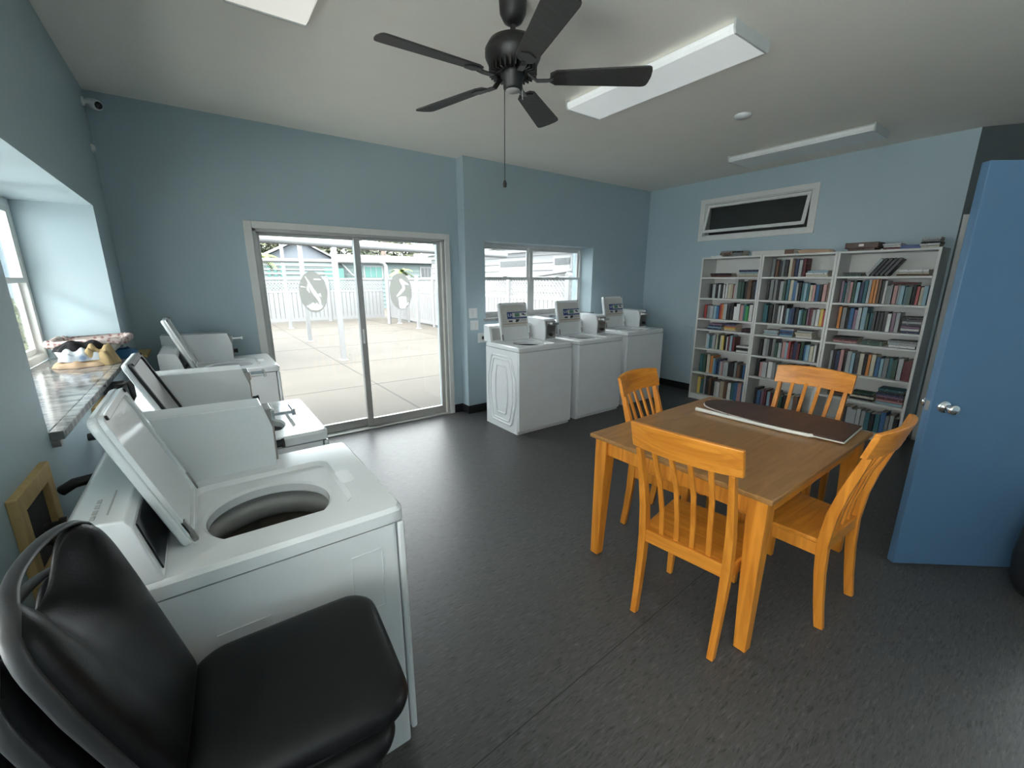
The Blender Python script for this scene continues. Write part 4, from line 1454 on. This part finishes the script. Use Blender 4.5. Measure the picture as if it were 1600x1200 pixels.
# right bookcase
lying(2, 0, .04, .26, 'gd', 'left stack', [.02, .018])
y0, y1 = CASES[2]
zb = SH[2][0] + 0.0045
for i, c in enumerate('sdkdk'):
    L = y1 - 0.2 - i * 0.036
    o = book(c, 0.026, 0.185, 0.13, (BX0 + 0.06, L - 0.055, zb + 0.0), R(32), False,
             '%s book leaning left, %s of five leaning books, top shelf, right bookcase' % (PAL[c][0], ORD[i]), 'leaning books on the top shelf of the right bookcase')
    o.location.z = zb + 0.013 * math.sin(R(32)) + 0.0005
lying(2, 0, .62, .96, 'xcw', 'right stack', [.018, .016, .024])
upright(2, 1, .05, .56, 'vtapglntsooxkw'.replace('oo', 'oo'), .20, .235); upright(2, 1, .56, .98, 'aapaltgkrcl', .165, .185, first=14)
lying(2, 1, .60, .86, 'm', 'on the upright books', [.02], zoff=.19)
upright(2, 2, .07, .40, 'oakbvsl', .20, .235); upright(2, 2, .40, .76, 'gtdkkkwvs', .17, .20, first=7)
lying(2, 2, .78, .99, 'nwvkskk', 'right stack', [.022] * 7)
lying(2, 3, .05, .36, 'pmk', 'left stack', [.02, .018, .02]); lying(2, 3, .40, .64, 'gg', 'middle stack', [.024, .02]); lying(2, 3, .68, .99, 'wsa', 'right stack', [.024, .022, .022])
upright(2, 4, .06, .55, 'sknpksldcko', .21, .25); upright(2, 4, .55, .99, 'cblatgsmm', .19, .225, first=11)
lying(2, 5, .10, .34, 'dxk', 'left stack', [.02] * 3); lying(2, 5, .38, .66, 'kckg', 'middle stack', [.02, .024, .018, .02]); lying(2, 5, .68, .98, 'lpmvnkt', 'right stack', [.022] * 7)
upright(2, 6, .28, .98, 'tdsssstktbask', .18, .225)
# on top of the bookcases
TZ = 1.8905
lying(0, 0, .07, .30, 'w', 'far left', [.018], topz=TZ); lying(0, 0, .24, .44, 'xa', 'left of the two grey stacks', [.03, .022], zoff=0.0185, topz=TZ)
lying(0, 0, .46, .66, 'aak', 'right of the two grey stacks', [.022, .02, .018], topz=TZ)
t = thing('cardboard_box', 'long flat white box on top where left and middle bookcases meet', 'box', (BX0 + 0.10, 2.44, TZ))
b = MB(); b.box((0, -0.19, 0), (0.17, 0.19, 0.052)); b.build('box', 'sheet', t, 0.003)
lying(1, 0, .26, .40, 'x', 'beside the white box', [.05], topz=TZ)
t = thing('paper_bag', 'flattened tan paper bag with open end on the middle bookcase', 'paper bag', (BX0 + 0.10, 1.965, TZ))
b = MB(); b.prism([(-0.16, 0), (0.15, 0), (0.18, 0.035), (0.10, 0.042), (-0.13, 0.034)], 0, 0.14, 'x'); b.build('bag', 'tan', t, 0.004)
t = thing('wooden_case', 'brown wooden game case with clasps on top of the right bookcase', 'case', (BX0 + 0.04, 1.545, TZ))
b = MB(); b.box((0, -0.135, 0.022), (0.20, 0.135, 0.078)); b.build('case_body', 'boardbrown', t, 0.004)
b = MB(); b.box((0.01, -0.11, 0), (0.19, 0.11, 0.022)); b.build('case_base', 'boardbrown', t, 0.002)
b = MB(); b.box((-0.004, -0.02, 0.042), (0.0, 0.02, 0.062)); b.build('clasp', 'steel', t)
lying(2, 0, .42, .62, 'mww', 'beside the wooden case', [.018, .018, .016], topz=TZ)
t = thing('blue_box', 'flat dark blue box on top of the right bookcase', 'box', (BX0 + 0.08, 1.16, TZ))
b = MB(); b.box((0, -0.10, 0), (0.16, 0.10, 0.034)); b.build('box', 'inkblue', t, 0.003)
lying(2, 0, .80, .99, 'cwkas', 'right end', [.02, .018, .012, .02, .02], topz=TZ)

print('BOOKS', len([o for o in bpy.data.objects if o.name.startswith('book') and not o.name.startswith('bookcase')]))
# ------------------------------------------------------------------ stacked black chairs by the camera
def make_banquet(label, loc, rz):
    t = thing('stacking_chair', label, 'chair', loc, rz, 'black padded chairs stacked beside the near washer')
    # seat: local front = +x, seat top at z = 0.46
    b = MB()
    lay = [(0.0, 0.402, 0.90), (0.012, 0.395, 1.0), (0.040, 0.395, 1.0), (0.056, 0.41, 0.955), (0.064, 0.42, 0.86), (0.067, 0.42, 0.60)]
    ol = rrect(-0.205, -0.20, 0.205, 0.20, 0.075, 7)
    ol = [(x, y * (1.0 - 0.10 * (0.205 - x) / 0.41)) for x, y in ol]
    v, f = [], []
    k = len(ol)
    for z, _, s_ in lay:
        v += [(x * s_, y * s_, z + 0.393) for x, y in ol]
    for i in range(len(lay) - 1):
        for j in range(k):
            j2 = (j + 1) % k
            f.append((i * k + j, i * k + j2, (i + 1) * k + j2, (i + 1) * k + j))
    f.append(tuple(range(k))[::-1]); f.append(tuple((len(lay) - 1) * k + j for j in range(k)))
    b.add(v, f, 0, True)
    b.build('seat', 'vinyl', t, sub=1)
    # backrest, rounded top corners, pinched hand hold
    bx, bz0, bz1, lean = -0.205, 0.43, 0.850, 0.108
    b = MB()
    ny, nzz = 18, 22
    def outline(u, v_):
        wv = 0.150 + 0.026 * min(1, v_ * 1.6)
        if v_ > 0.80:
            q = (v_ - 0.80) / 0.20
            wv *= 0.74 + 0.26 * math.sqrt(max(0, 1 - q * q)) if q < 1 else 0.74
        return u * wv
    V1, V2 = [], []
    for j in range(nzz + 1):
        vv = j / nzz
        for i in range(ny + 1):
            u = -1 + 2 * i / ny
            e = max(0.0, 1 - max(abs(u) ** 6, (2 * abs(vv - 0.5)) ** 8))
            y = outline(u, vv)
            z = bz0 + (bz1 - bz0) * vv
            x = bx - lean * vv - 0.035 * vv * (1 - u * u) * 0.6
            th = 0.030 * math.sqrt(e) + 0.006
            dent = 0.020 * math.exp(-(u / 0.5) ** 2 - ((vv - 0.93) / 0.09) ** 2)
            z = bz0 + (bz1 - 0.075 * math.exp(-(u / 0.52) ** 4) - bz0) * vv
            V1.append((x + th - dent, y, z)); V2.append((x - 0.012 * math.sqrt(e) - 0.006, y, z))
    f = []
    st = ny + 1
    off = len(V1)
    for j in range(nzz):
        for i in range(ny):
            a = j * st + i
            f.append((a, a + 1, a + st + 1, a + st)); f.append((off + a, off + a + st, off + a + st + 1, off + a + 1))
    for j in range(nzz):
        a, c = j * st, j * st + ny
        f.append((a, a + st, off + a + st, off + a)); f.append((c, off + c, off + c + st, c + st))
    for i in range(ny):
        a, c = i, nzz * st + i
        f.append((a, off + a, off + a + 1, a + 1)); f.append((c, c + 1, off + c + 1, off + c))
    b.add(V1 + V2, f, 0, True)
    bk = b.build('backrest', 'vinyl', t, sub=1)
    # piping round the backrest
    pts = []
    for j in range(nzz + 1):
        vv = j / nzz
        pts.append((bx - lean * vv - 0.002, outline(1, vv), bz0 + (bz1 - bz0) * vv))
    top = []
    for i in range(ny - 1, 0, -1):
        u = -1 + 2 * i / ny
        top.append((bx - lean - 0.035 * (1 - u * u) * 0.6 - 0.002, outline(u, 1.0), bz1 + 0.012 * (1 - u ** 4)))
    pts2 = [(p[0], -p[1], p[2]) for p in pts[::-1]]
    b = MB(); b.sweep(pts + top + pts2, [(0.005 * math.cos(q * math.pi / 5), 0.011 * math.sin(q * math.pi / 5)) for q in range(10)], 0, True); b.build('piping', 'piping', bk)
    # tube frame
    for s_ in (-1, 1):
        b = MB(); b.tube([(0.115, s_ * 0.140, 0.39), (0.118, s_ * 0.155, 0.30), (0.122, s_ * 0.165, 0.0)], 0.011, 10); b.build('leg', 'tube', t)
        b = MB(); b.tube([(-0.16, s_ * 0.16, 0.39), (-0.19, s_ * 0.185, 0.30), (-0.24, s_ * 0.20, 0.0)], 0.011, 10); b.build('leg', 'tube', t)
        b = MB(); b.tube([(0.140, s_ * 0.158, 0.385), (-0.16, s_ * 0.165, 0.385), (-0.215, s_ * 0.150, 0.41), (-0.230, s_ * 0.150, 0.52), (-0.275, s_ * 0.150, 0.66)], 0.010, 10)
        b.build('back_tube', 'tube', t)
    b = MB(); b.tube([(0.13, -0.16, 0.383), (0.13, 0.16, 0.383)], 0.010, 8); b.build('cross_bar', 'tube', t)
    b = MB(); b.tube([(-0.15, -0.165, 0.383), (-0.15, 0.165, 0.383)], 0.010, 8); b.build('cross_bar', 'tube', t)
    return t


STK = ['lowest chair of the black padded stack, standing on the floor', 'second chair from the floor in the black padded stack', 'middle chair of five in the black padded stack',
       'black padded chair just under the topmost of its stack', 'topmost black padded chair of the stack beside the near washer']
for i in range(5):
    make_banquet(STK[i], (0.060 - 0.034 * (4 - i), 0.888, 0.079 * i), R(-4))

# black bin cut off by the right edge
t = thing('waste_bin', 'bulging black waste bin cut off by the right edge before the blue door', 'waste bin', (3.352, -0.125, 0))
b = MB(); b.lathe([(0.0, 0.0), (0.125, 0.0), (0.150, 0.05), (0.162, 0.18), (0.155, 0.32), (0.135, 0.47), (0.12, 0.52), (0.105, 0.52), (0.12, 0.45), (0.14, 0.2), (0.12, 0.03), (0.0, 0.03)], seg=40, caps=False); b.build('bin_body', 'gasket', t)
b = MB(); b.tube([(0.113 * math.cos(a * math.pi / 16), 0.113 * math.sin(a * math.pi / 16), 0.52) for a in range(32)], 0.010, 8, closed=True); b.build('bin_rim', 'gasket', t)

# ------------------------------------------------------------------ laundry on the sill
SZ = W2[2] + 0.001


def cloth(name, m, label, cat, cx, cy, sx, sy, h, seed, n=26, fold=3.0, mi2=None, rot=0, z0=0.0, edge=2.6):
    r = random.Random(seed)
    ph = [r.uniform(0, 6.28) for _ in range(6)]
    b = MB()
    v, f = [], []
    for j in range(n + 1):
        for i in range(n + 1):
            u, w_ = -1 + 2 * i / n, -1 + 2 * j / n
            q = (abs(u) ** edge + abs(w_) ** edge) ** (1 / edge)
            m_ = max(abs(u), abs(w_), 1e-6)
            k = m_ / max(q, 1e-6)
            x, y = u * k, w_ * k
            hh = max(0.0, 1 - m_ ** 4) ** 0.6
            hh *= 0.72 + 0.16 * math.sin(fold * 2.2 * x + ph[0] + 1.5 * math.sin(2 * y + ph[1])) + 0.14 * math.sin(fold * 3.1 * y + ph[2] + x * 2)
            wob = 1 + 0.06 * math.sin(5 * math.atan2(y, x) + ph[3]) + 0.04 * math.sin(9 * math.atan2(y, x) + ph[4])
            v.append((x * sx * wob, y * sy * wob, hh * h + 0.002))
    st = n + 1
    for j in range(n):
        for i in range(n):
            a = j * st + i
            f.append((a, a + 1, a + st + 1, a + st))
    base = len(v)
    v += [(p[0], p[1], 0.0) for p in v[:]]
    for j in range(n):
        for i in range(n):
            a = base + j * st + i
            f.append((a, a + st, a + st + 1, a + 1))
    for i in range(n):
        for a, c in ((i, i + 1), (n * st + i + 1, n * st + i), ((i + 1) * st, i * st), (i * st + n, (i + 1) * st + n)):
            f.append((a, base + a, base + c, c))
    b.add(v, f, 0, True)
    o = b.build(name, m)
    o.location = (cx, cy, SZ + z0)
    o.rotation_euler = (0, 0, rot)
    return tag(o, label, cat)


M['floral'] = cloth_print_mat('pink_white_floral_cloth', (0.46, 0.40, 0.38), (0.24, 0.13, 0.13), (0.40, 0.30, 0.28), 45)
M['tancloth'] = mat('tan_cloth', (0.42, 0.31, 0.16), 0.9, var=0.15, scale=18)
M['peach'] = mat('peach_cloth', (0.56, 0.40, 0.27), 0.9, var=0.1)
M['palecloth'] = cloth_print_mat('pale_blue_print_cloth', (0.56, 0.60, 0.64), (0.20, 0.28, 0.42), (0.44, 0.50, 0.58), 20)
M['blackcloth'] = mat('black_cloth', (0.012, 0.011, 0.013), 0.9)
M['bluepl'] = mat('blue_plastic', (0.03, 0.14, 0.28), 0.4)

# lined basket
t = thing('laundry_basket', 'small basket lined with pink white floral cloth on the sill', 'basket', (-0.60, 3.708, SZ), R(0))
b = MB()
o1, o2 = rrect(-0.115, -0.135, 0.085, 0.135, 0.03, 4), rrect(-0.150, -0.155, 0.19, 0.155, 0.035, 4)
n_ = len(o1)
v = [(x, y, 0.0) for x, y in o1] + [(x, y, 0.125) for x, y in o2] + [(x * .94, y * .94, 0.125) for x, y in o2] + [(x * .94, y * .94, 0.012) for x, y in o1]
f = [tuple(range(n_))[::-1], tuple(range(3 * n_, 4 * n_))]
for k in range(3):
    for i in range(n_):
        j = (i + 1) % n_
        f.append((k * n_ + i, k * n_ + j, (k + 1) * n_ + j, (k + 1) * n_ + i))
b.add(v, f, 0, True); b.build('basket_body', 'cream', t, 0.003)
b = MB()
pts = []
for i in range(60):
    a = 2 * math.pi * i / 60
    k = o2[int(i / 60 * n_) % n_]
    pts.append((k[0] * 1.01, k[1] * 1.01, 0.122 + 0.006 * math.sin(i * 2.1)))
b.tube([(x, y, 0.118 + 0.006 * math.sin(i * 2.3)) for i, (x, y) in enumerate([(p[0] * 1.0, p[1] * 1.0) for p in rrect(-0.150, -0.155, 0.19, 0.155, 0.035, 12)])], 0.020, 10, closed=True)
b.build('cloth_liner', 'floral', t)
cloth('folded_cloth', 'peach', 'peach cloth at the bottom of the laundry pile on the sill', 'cloth', -0.60, 3.435, 0.115, 0.085, 0.045, 3)
cloth('folded_cloth', 'tancloth', 'crumpled tan cloth at right of the laundry pile on the sill', 'cloth', -0.535, 3.455, 0.095, 0.075, 0.125, 5, fold=4)
cloth('folded_cloth', 'palecloth', 'pale blue and white cloth in the laundry pile on the sill', 'cloth', -0.60, 3.445, 0.095, 0.075, 0.075, 8, fold=4, z0=0.034)
cloth('folded_cloth', 'blackcloth', 'black garment draped over the laundry pile on the sill', 'cloth', -0.60, 3.485, 0.11, 0.055, 0.055, 9, rot=R(20), z0=0.088)
t = thing('blue_bowl', 'blue plastic tub on the sill beside the laundry basket', 'tub', (-0.452, 3.655, SZ))
b = MB(); b.lathe([(0.0, 0.004), (0.045, 0.0), (0.058, 0.055), (0.060, 0.057), (0.054, 0.057), (0.043, 0.008), (0.0, 0.008)][1:], seg=28); b.build('tub_body', 'bluepl', t)
o = cloth('rag', 'bluepl', 'blue rag hanging over the sill edge beside the tub', 'rag', -0.430, 3.76, 0.05, 0.05, 0.055, 12)

# ------------------------------------------------------------------ outdoors
GZ = -0.08
b = MB(); b.box((-14, YO - 0.10, GZ - 0.15), (30, 60, GZ)); b.box((-14, -12, GZ - 0.15), (XL - 0.42, YO - 0.1, GZ)); b.box((XL - 0.42, -14, GZ - 0.15), (12, YF - 0.2, GZ))
tag(b.build('patio_ground', 'concrete'), 'pale beige concrete patio slab outside the glass door', 'patio', kind='structure')
# joints
b = MB()
for x in (2.22, 5.9, -1.6):
    b.box((x - 0.012, YO + 0.02, GZ), (x + 0.012, 19.0, GZ + 0.002))
for y in (6.9, 9.05, 11.6, 14.2, 16.8):
    b.box((-6, y - 0.010, GZ), (6.85, y + 0.010, GZ + 0.002))
tag(b.build('patio_joints', 'joint'), 'dark straight joints between the concrete patio slabs', 'patio joint', kind='structure')


def fence_section(root, p0, p1, side):
    """one bay between two posts"""
    a, c = Vector(p0), Vector(p1)
    L = (c - a).length
    ang_ = math.atan2((c - a).y, (c - a).x)
    A = Matrix.Translation((a.x, a.y, GZ)) @ Matrix.Rotation(ang_, 4, 'Z')
    b = MB(); b.box((-0.065, -0.065, 0), (0.065, 0.065, 1.80), M4=A); b.prism([(-0.075, 0), (0.075, 0), (0, 0.06)], -0.075, 0.075, 'y', M4=A @ Matrix.Translation((0, 0, 1.80)))
    b.build('fence_post', 'pvc', root, 0.004)
    b = MB()
    b.box((0.065, -0.03, 0.08), (L - 0.065, 0.03, 0.20), M4=A)
    b.box((0.065, -0.03, 1.20), (L - 0.065, 0.03, 1.29), M4=A)
    n = int((L - 0.13) / 0.155)
    wd = (L - 0.13) / n
    for i in range(n):
        b.box((0.065 + i * wd + 0.010, -0.024, 0.20), (0.065 + (i + 1) * wd - 0.010, 0.024, 1.20), M4=A)
    b.box((0.065, -0.004, 0.20), (L - 0.065, 0.004, 1.20), M4=A)
    b.build('board_panel', 'pvc', root)
    b = MB()
    z0, z1 = 1.29, 1.70
    b.box((0.065, -0.03, z1), (L - 0.065, 0.03, z1 + 0.075), M4=A)
    H = z1 - z0
    s = 0.115
    x = -H
    while x < L:
        for d_ in (1, -1):
            xa, xb = (x, x + H) if d_ > 0 else (x + H, x)
            za, zb = z0, z1
            # clip to the bay
            lo, hi = 0.065, L - 0.065
            t0, t1 = 0.0, 1.0
            dx = xb - xa
            for lim, sg in ((lo, 1), (hi, -1)):
                ta = (lim - xa) / dx
                if (dx > 0) == (sg > 0):
                    t0 = max(t0, ta)
                else:
                    t1 = min(t1, ta)
            if t1 - t0 > 0.03:
                pa = A @ Vector((xa + dx * t0, 0.006 * d_, za + H * t0)); pb = A @ Vector((xa + dx * t1, 0.006 * d_, za + H * t1))
                nrm = (A.to_3x3() @ Vector((0, 1, 0)))
                b.bar([pa, pb], 0.009, 0.042, up=tuple(nrm)) if False else b.sweep([pa, pb], [(-0.021, -0.005), (0.021, -0.005), (0.021, 0.005), (-0.021, 0.005)], up=tuple(nrm))
        x += s
    b.build('lattice_panel', 'pvc', root)


FYB, FXR = 19.1, 6.95
t = thing('vinyl_fence', 'white vinyl fence with lattice top across the back of the patio', 'fence', (0, 0, 0))
for i in range(5):
    fence_section(t, (FXR - 0.16 - 2.4 * (i + 1), FYB), (FXR - 0.16 - 2.4 * i, FYB), 0)
t = thing('vinyl_fence', 'white vinyl fence with lattice top along the patio right side', 'fence', (0, 0, 0))
for i in range(6):
    fence_section(t, (FXR, FYB - 2.35 * i), (FXR, FYB - 2.35 * (i + 1)), 1)

# pipe frame on the patio
t = thing('canopy_frame', 'white pipe canopy frame without cover standing on the patio', 'canopy frame', (0, 0, GZ))
def post(x, y, h, r=0.05):
    b = MB(); b.box((x - r, y - r, 0), (x + r, y + r, h)); o = b.build('post', 'pvc', t, 0.008)
    b = MB(); b.box((x - r - 0.03, y - r - 0.03, 0), (x + r + 0.03, y + r + 0.03, 0.01)); b.build('base_plate', 'plasticg', o)
post(2.38, 9.5, 2.44)
post(2.41, 13.1, 2.70); post(2.56, 17.1, 2.98)
post(6.30, 14.4, 1.85); post(6.45, 16.6, 2.08)
b = MB(); b.tube([(0.2, 9.5, 2.455), (1.2, 9.5, 2.445), (2.38, 9.5, 2.41), (6.7, 9.5, 2.33)], 0.085, 16); b.build('front_beam', 'pvc', t)
b = MB(); b.tube([(2.38, 9.5, 2.42), (2.41, 13.1, 2.66), (2.56, 17.1, 2.95)], 0.04, 10); b.build('rafter', 'pvc', t)
b = MB(); b.tube([(0.5, 16.6, 2.32), (5.75, 16.6, 2.36), (5.93, 16.6, 2.33), (6.02, 16.6, 2.22), (6.03, 16.6, 1.6), (6.03, 16.6, 0.0)], 0.07, 14); b.build('rear_pipe', 'pvc', t)


def siding_box(name, root, x0, x1, y0, y1, z0, z1, m, pitch=0.22, faces='fl'):
    b = MB(); b.box((x0, y0, z0), (x1, y1, z1))
    k = int((z1 - z0) / pitch)
    for i in range(k):
        z = z0 + i * pitch
        if 'f' in faces:
            b.prism([(y0, z), (y0 - 0.03, z), (y0 - 0.005, z + pitch), (y0, z + pitch)], x0, x1, 'x')
        if 'l' in faces:
            b.prism([(x0, z), (x0 - 0.03, z), (x0 - 0.005, z + pitch), (x0, z + pitch)], y0, y1, 'y')
    return b.build(name, m, root)


M['teal'] = siding_mat('pale_teal_siding', (0.072, 0.094, 0.092))
M['tealp'] = siding_mat('teal_panel', (0.034, 0.093, 0.083))
M['bluegray'] = siding_mat('blue_grey_siding', (0.074, 0.084, 0.098))
M['whites'] = siding_mat('white_siding', (0.128, 0.131, 0.133))
M['bark'] = mat('wood_pole', (0.09, 0.065, 0.055), 0.9, var=0.2)
M['leafd'] = leaf_mat('dark_leaves', (0.012, 0.016, 0.007), (0.05, 0.055, 0.026))
M['leafl'] = leaf_mat('palm_leaves', (0.05, 0.08, 0.018), (0.11, 0.13, 0.033))
M['bluewall'] = siding_mat('pale_blue_outside_wall', (0.07, 0.10, 0.122))

# gabled house
t = thing('gabled_house', 'house with blue grey gable over teal striped walls beyond the fence', 'house', (0, 0, GZ))
gx0, gx1, gy = 2.75, 6.65, 26.0
siding_box('wall', t, gx0, gx1, gy, gy + 7, 0, 2.72, 'teal', 0.26)
b = MB(); b.prism([(gx0, 2.72), (gx1, 2.72), (4.72, 3.72)], gy - 0.02, gy + 7, 'y'); b.build('gable', 'bluegray', t)
b = MB()
for (xa, za, xb, zb) in ((gx0 - 0.25, 2.66, 4.72, 3.76), (gx1 + 0.25, 2.62, 4.72, 3.76)):
    b.prism([(xa, za), (xb, zb), (xb, zb + 0.09), (xa, za + 0.09)], gy - 0.30, gy + 7, 'y')
b.build('roof', 'whites', t)
for i in range(5):
    b = MB(); b.box((gx0 + 0.2, gy - 0.06, 1.55 + i * 0.22), (gx1 - 0.3, gy - 0.03, 1.64 + i * 0.22)); b.build('awning_slat', 'whites', t)
for i in range(3):
    b = MB(); b.box((gx0 + 0.35 + i * 0.3, gy - 0.05, 1.2), (gx0 + 0.50 + i * 0.3, gy - 0.035, 2.5)); b.build('shutter', 'tealp', t)
b = MB(); b.box((gx1 - 0.75, gy - 0.05, 1.2), (gx1 + 0.3, gy - 0.035, 2.35)); b.build('screen_panel', 'tealp', t)

# flat roofed long house
t = thing('flat_roof_house', 'long pale teal house with white flat roof beyond the fence', 'house', (0, 0, GZ))
siding_box('wall', t, 6.66, 14.2, 26.3, 32, 0, 2.75, 'teal', 0.24)
b = MB(); b.box((6.4, 25.9, 2.72), (14.4, 32.2, 3.12)); b.build('flat_roof', 'whites', t, 0.02)
b = MB(); b.box((11.9, 26.8, 3.12), (12.7, 27.5, 3.36)); b.build('roof_vent', 'whites', t, 0.01)
for (x0_, x1_, z0_, z1_, m_) in ((8.25, 9.25, 1.85, 2.46, 'tealp'), (11.85, 12.5, 1.9, 2.45, 'darkglass')):
    b = MB(); b.box((x0_ - 0.09, 26.24, z0_ - 0.09), (x1_ + 0.09, 26.29, z1_ + 0.09)); wf = b.build('window', 'whites', t)
    b = MB(); b.box((x0_, 26.225, z0_), (x1_, 26.245, z1_)); b.build('pane', m_, wf)
    b = MB()
    for k in range(1, 3):
        xx = x0_ + (x1_ - x0_) * k / 3
        b.box((xx - 0.015, 26.215, z0_), (xx + 0.015, 26.226, z1_))
    b.build('window_bar', 'whites', wf)
b = MB(); b.tube([(6.95, 26.2, 2.6), (7.4, 25.9, 2.0), (7.75, 25.8, 1.75), (8.1, 25.8, 1.72)], 0.05, 10); b.build('downspout', 'whites', t)

# white sided neighbour to the right
t = thing('white_house', 'white sided house close behind the right fence', 'house', (0, 0, GZ))
siding_box('wall', t, 8.6, 15, 8.4, 17.9, 0, 2.72, 'whites', 0.22)
b = MB(); b.prism([(8.25, 2.70), (15, 3.5), (15, 3.62), (8.25, 2.84)], 8.1, 18.2, 'y'); b.build('roof', 'whites', t)
b = MB(); b.box((8.52, 8.1, 2.55), (8.62, 18.2, 2.72)); b.build('fascia', 'plasticg', t)
for (y0_, y1_) in ((10.9, 12.5), (8.9, 9.7), (13.5, 14.2)):
    b = MB(); b.box((8.53, y0_, 1.62), (8.60, y1_, 2.36)); wf = b.build('window', 'pvc', t)
    b = MB(); b.box((8.515, y0_ + 0.08, 2.12), (8.535, y1_ - 0.08, 2.30)); b.build('pane', 'darkglass', wf)
    b = MB(); b.box((8.515, y0_ + 0.08, 1.70), (8.535, y1_ - 0.08, 2.10)); b.build('blind', 'whites', wf)
b = MB(); b.tube([(8.45, 8.8, 1.95), (8.2, 10.2, 1.80), (8.2, 11.5, 1.75), (8.4, 13.0, 1.72)], 0.05, 8); b.build('pipe_run', 'pvc', t)

t = thing('utility_pole', 'brown wooden utility pole rising behind the flat roofed house', 'pole', (11.95, 33.2, GZ))
b = MB(); b.lathe([(0.20, 0), (0.16, 9.0)], seg=14); b.build('pole', 'bark', t)


def crown(mb, cx, cy, cz, rx, ry, rz, n, size, seed):
    r = random.Random(seed)
    for _ in range(n):
        a, e = r.uniform(0, 6.283), math.asin(r.uniform(-0.9, 1))
        q = r.uniform(0.55, 1.0) ** 0.5
        p = Vector((cx + rx * q * math.cos(a) * math.cos(e), cy + ry * q * math.sin(a) * math.cos(e), cz + rz * q * math.sin(e)))
        d_ = Vector((r.uniform(-1, 1), r.uniform(-1, 1), r.uniform(-.6, .9))).normalized()
        s_ = size * r.uniform(0.6, 1.3)
        o1 = d_.orthogonal().normalized() * s_ * 0.45
        mb.add([p - d_ * s_, p + o1, p + d_ * s_, p - o1], [(0, 1, 2, 3)])


for i, (x, y, z, rr, lab) in enumerate(((9.6, 36, 3.6, 2.3, 'dark green tree behind the roofs, left of the utility pole'), (14.6, 38, 3.5, 2.6, 'dark green tree behind the roofs, right of the utility pole'),
                                        (19.8, 37, 3.6, 2.4, 'dark green tree far behind the white house'), (6.2, 41, 4.1, 2.2, 'dark green tree just right of the gable peak'))):
    t = thing('tree', lab, 'tree', (x, y, GZ), group='trees behind the houses')
    b = MB(); b.lathe([(0.22, 0), (0.14, z)], seg=10); b.build('trunk', 'bark', t)
    b = MB(); crown(b, 0, 0, z + 0.2, rr, rr * .8, rr * 0.62, 1500, 0.28, 40 + i); b.build('foliage', 'leafd', t)


def palm(label, x, y, h, fl, n, seed):
    t = thing('palm_tree', label, 'palm', (x, y, GZ), group='palms beyond the fence')
    b = MB(); b.tube([(0, 0, 0), (0.05, 0, h * .5), (0.02, 0, h)], 0.07, 8); b.build('trunk', 'bark', t)
    r = random.Random(seed)
    b = MB()
    for i in range(n):
        a = 2 * math.pi * i / n + r.uniform(-.2, .2)
        el = r.uniform(0.2, 1.1)
        pts = []
        for k in range(9):
            q = k / 8
            rad = fl * q * math.cos(el * (1 - q * .3))
            zz = h + fl * (q * math.sin(el) - 0.75 * q * q)
            pts.append(Vector((rad * math.cos(a), rad * math.sin(a), zz)))
        for k in range(1, 9):
            tdir = (pts[k] - pts[k - 1]).normalized()
            sd = tdir.cross(Vector((0, 0, 1))).normalized()
            ln = fl * 0.28 * (1 - abs(k / 8 - .45))
            for s_ in (-1, 1):
                for q in (0, .5):
                    p = pts[k - 1].lerp(pts[k], q)
                    tip = p + sd * s_ * ln + tdir * ln * .5 - Vector((0, 0, ln * .35))
                    b.add([p, p + tdir * 0.05, tip, p - tdir * 0.02], [(0, 1, 2, 3)])
        b.tube(pts, 0.012, 5)
    b.build('fronds', 'leafl', t)


palm('yellow green palm at far left beside the gabled house', 2.6, 24.2, 2.75, 1.1, 14, 3)
palm('small palm standing before the flat roofed house', 8.8, 22.0, 2.1, 0.75, 9, 4)

# unseen white ground added to bounce light indoors
M['bounce_white'] = mat('bounce_ground', (0.85, 0.84, 0.81), 0.9)
b = MB(); b.box((-9, -6, GZ), (XL - 0.42, 4.0, GZ + 0.02))
tag(b.build('bounce_yard', 'bounce_white'), 'added white ground bouncing light, unseen outside the left wall', 'yard', kind='structure')
b = MB(); b.box((XL - 1.75, 1.26, 2.60), (XL - 0.43, 4.9, 2.75))  # overhang added out of view to cut sun on the window jamb
tag(b.build('sun_block_eave', 'ceiling'), 'added unseen eave cutting sun along the left outside wall', 'eave', kind='structure')
b = MB(); b.box((XL - 2.2, -2.2, 2.66), (XL - 0.43, 1.25, 2.75))  # overhang added out of view so mostly bounced light gets in
tag(b.build('sky_block_awning', 'ceiling'), 'added unseen awning blocking sky over the added fill-light window beside the camera', 'awning', kind='structure')

# outside the left window
t = thing('blue_house', 'pale blue outside wall seen through the left window', 'house', (0, 0, GZ))
b = MB(); b.box((-5.5, 8.2, 0), (-0.30, 12.0, 3.3)); b.build('wall', 'bluewall', t)
b = MB(); b.prism([(-5.7, 3.3), (-0.20, 3.3), (-0.20, 3.4), (-5.7, 3.8)], 7.9, 12.2, 'y'); b.build('roof', 'whites', t)
t = thing('shrub', 'leafy green shrub outside the left window', 'shrub', (-1.62, 6.3, GZ))
b = MB(); b.lathe([(0.06, 0), (0.04, 1.2)], seg=8); b.build('stem', 'bark', t)
b = MB(); crown(b, 0, 0, 1.05, 0.22, 0.5, 0.55, 500, 0.08, 77); b.build('foliage', 'leafl', t)
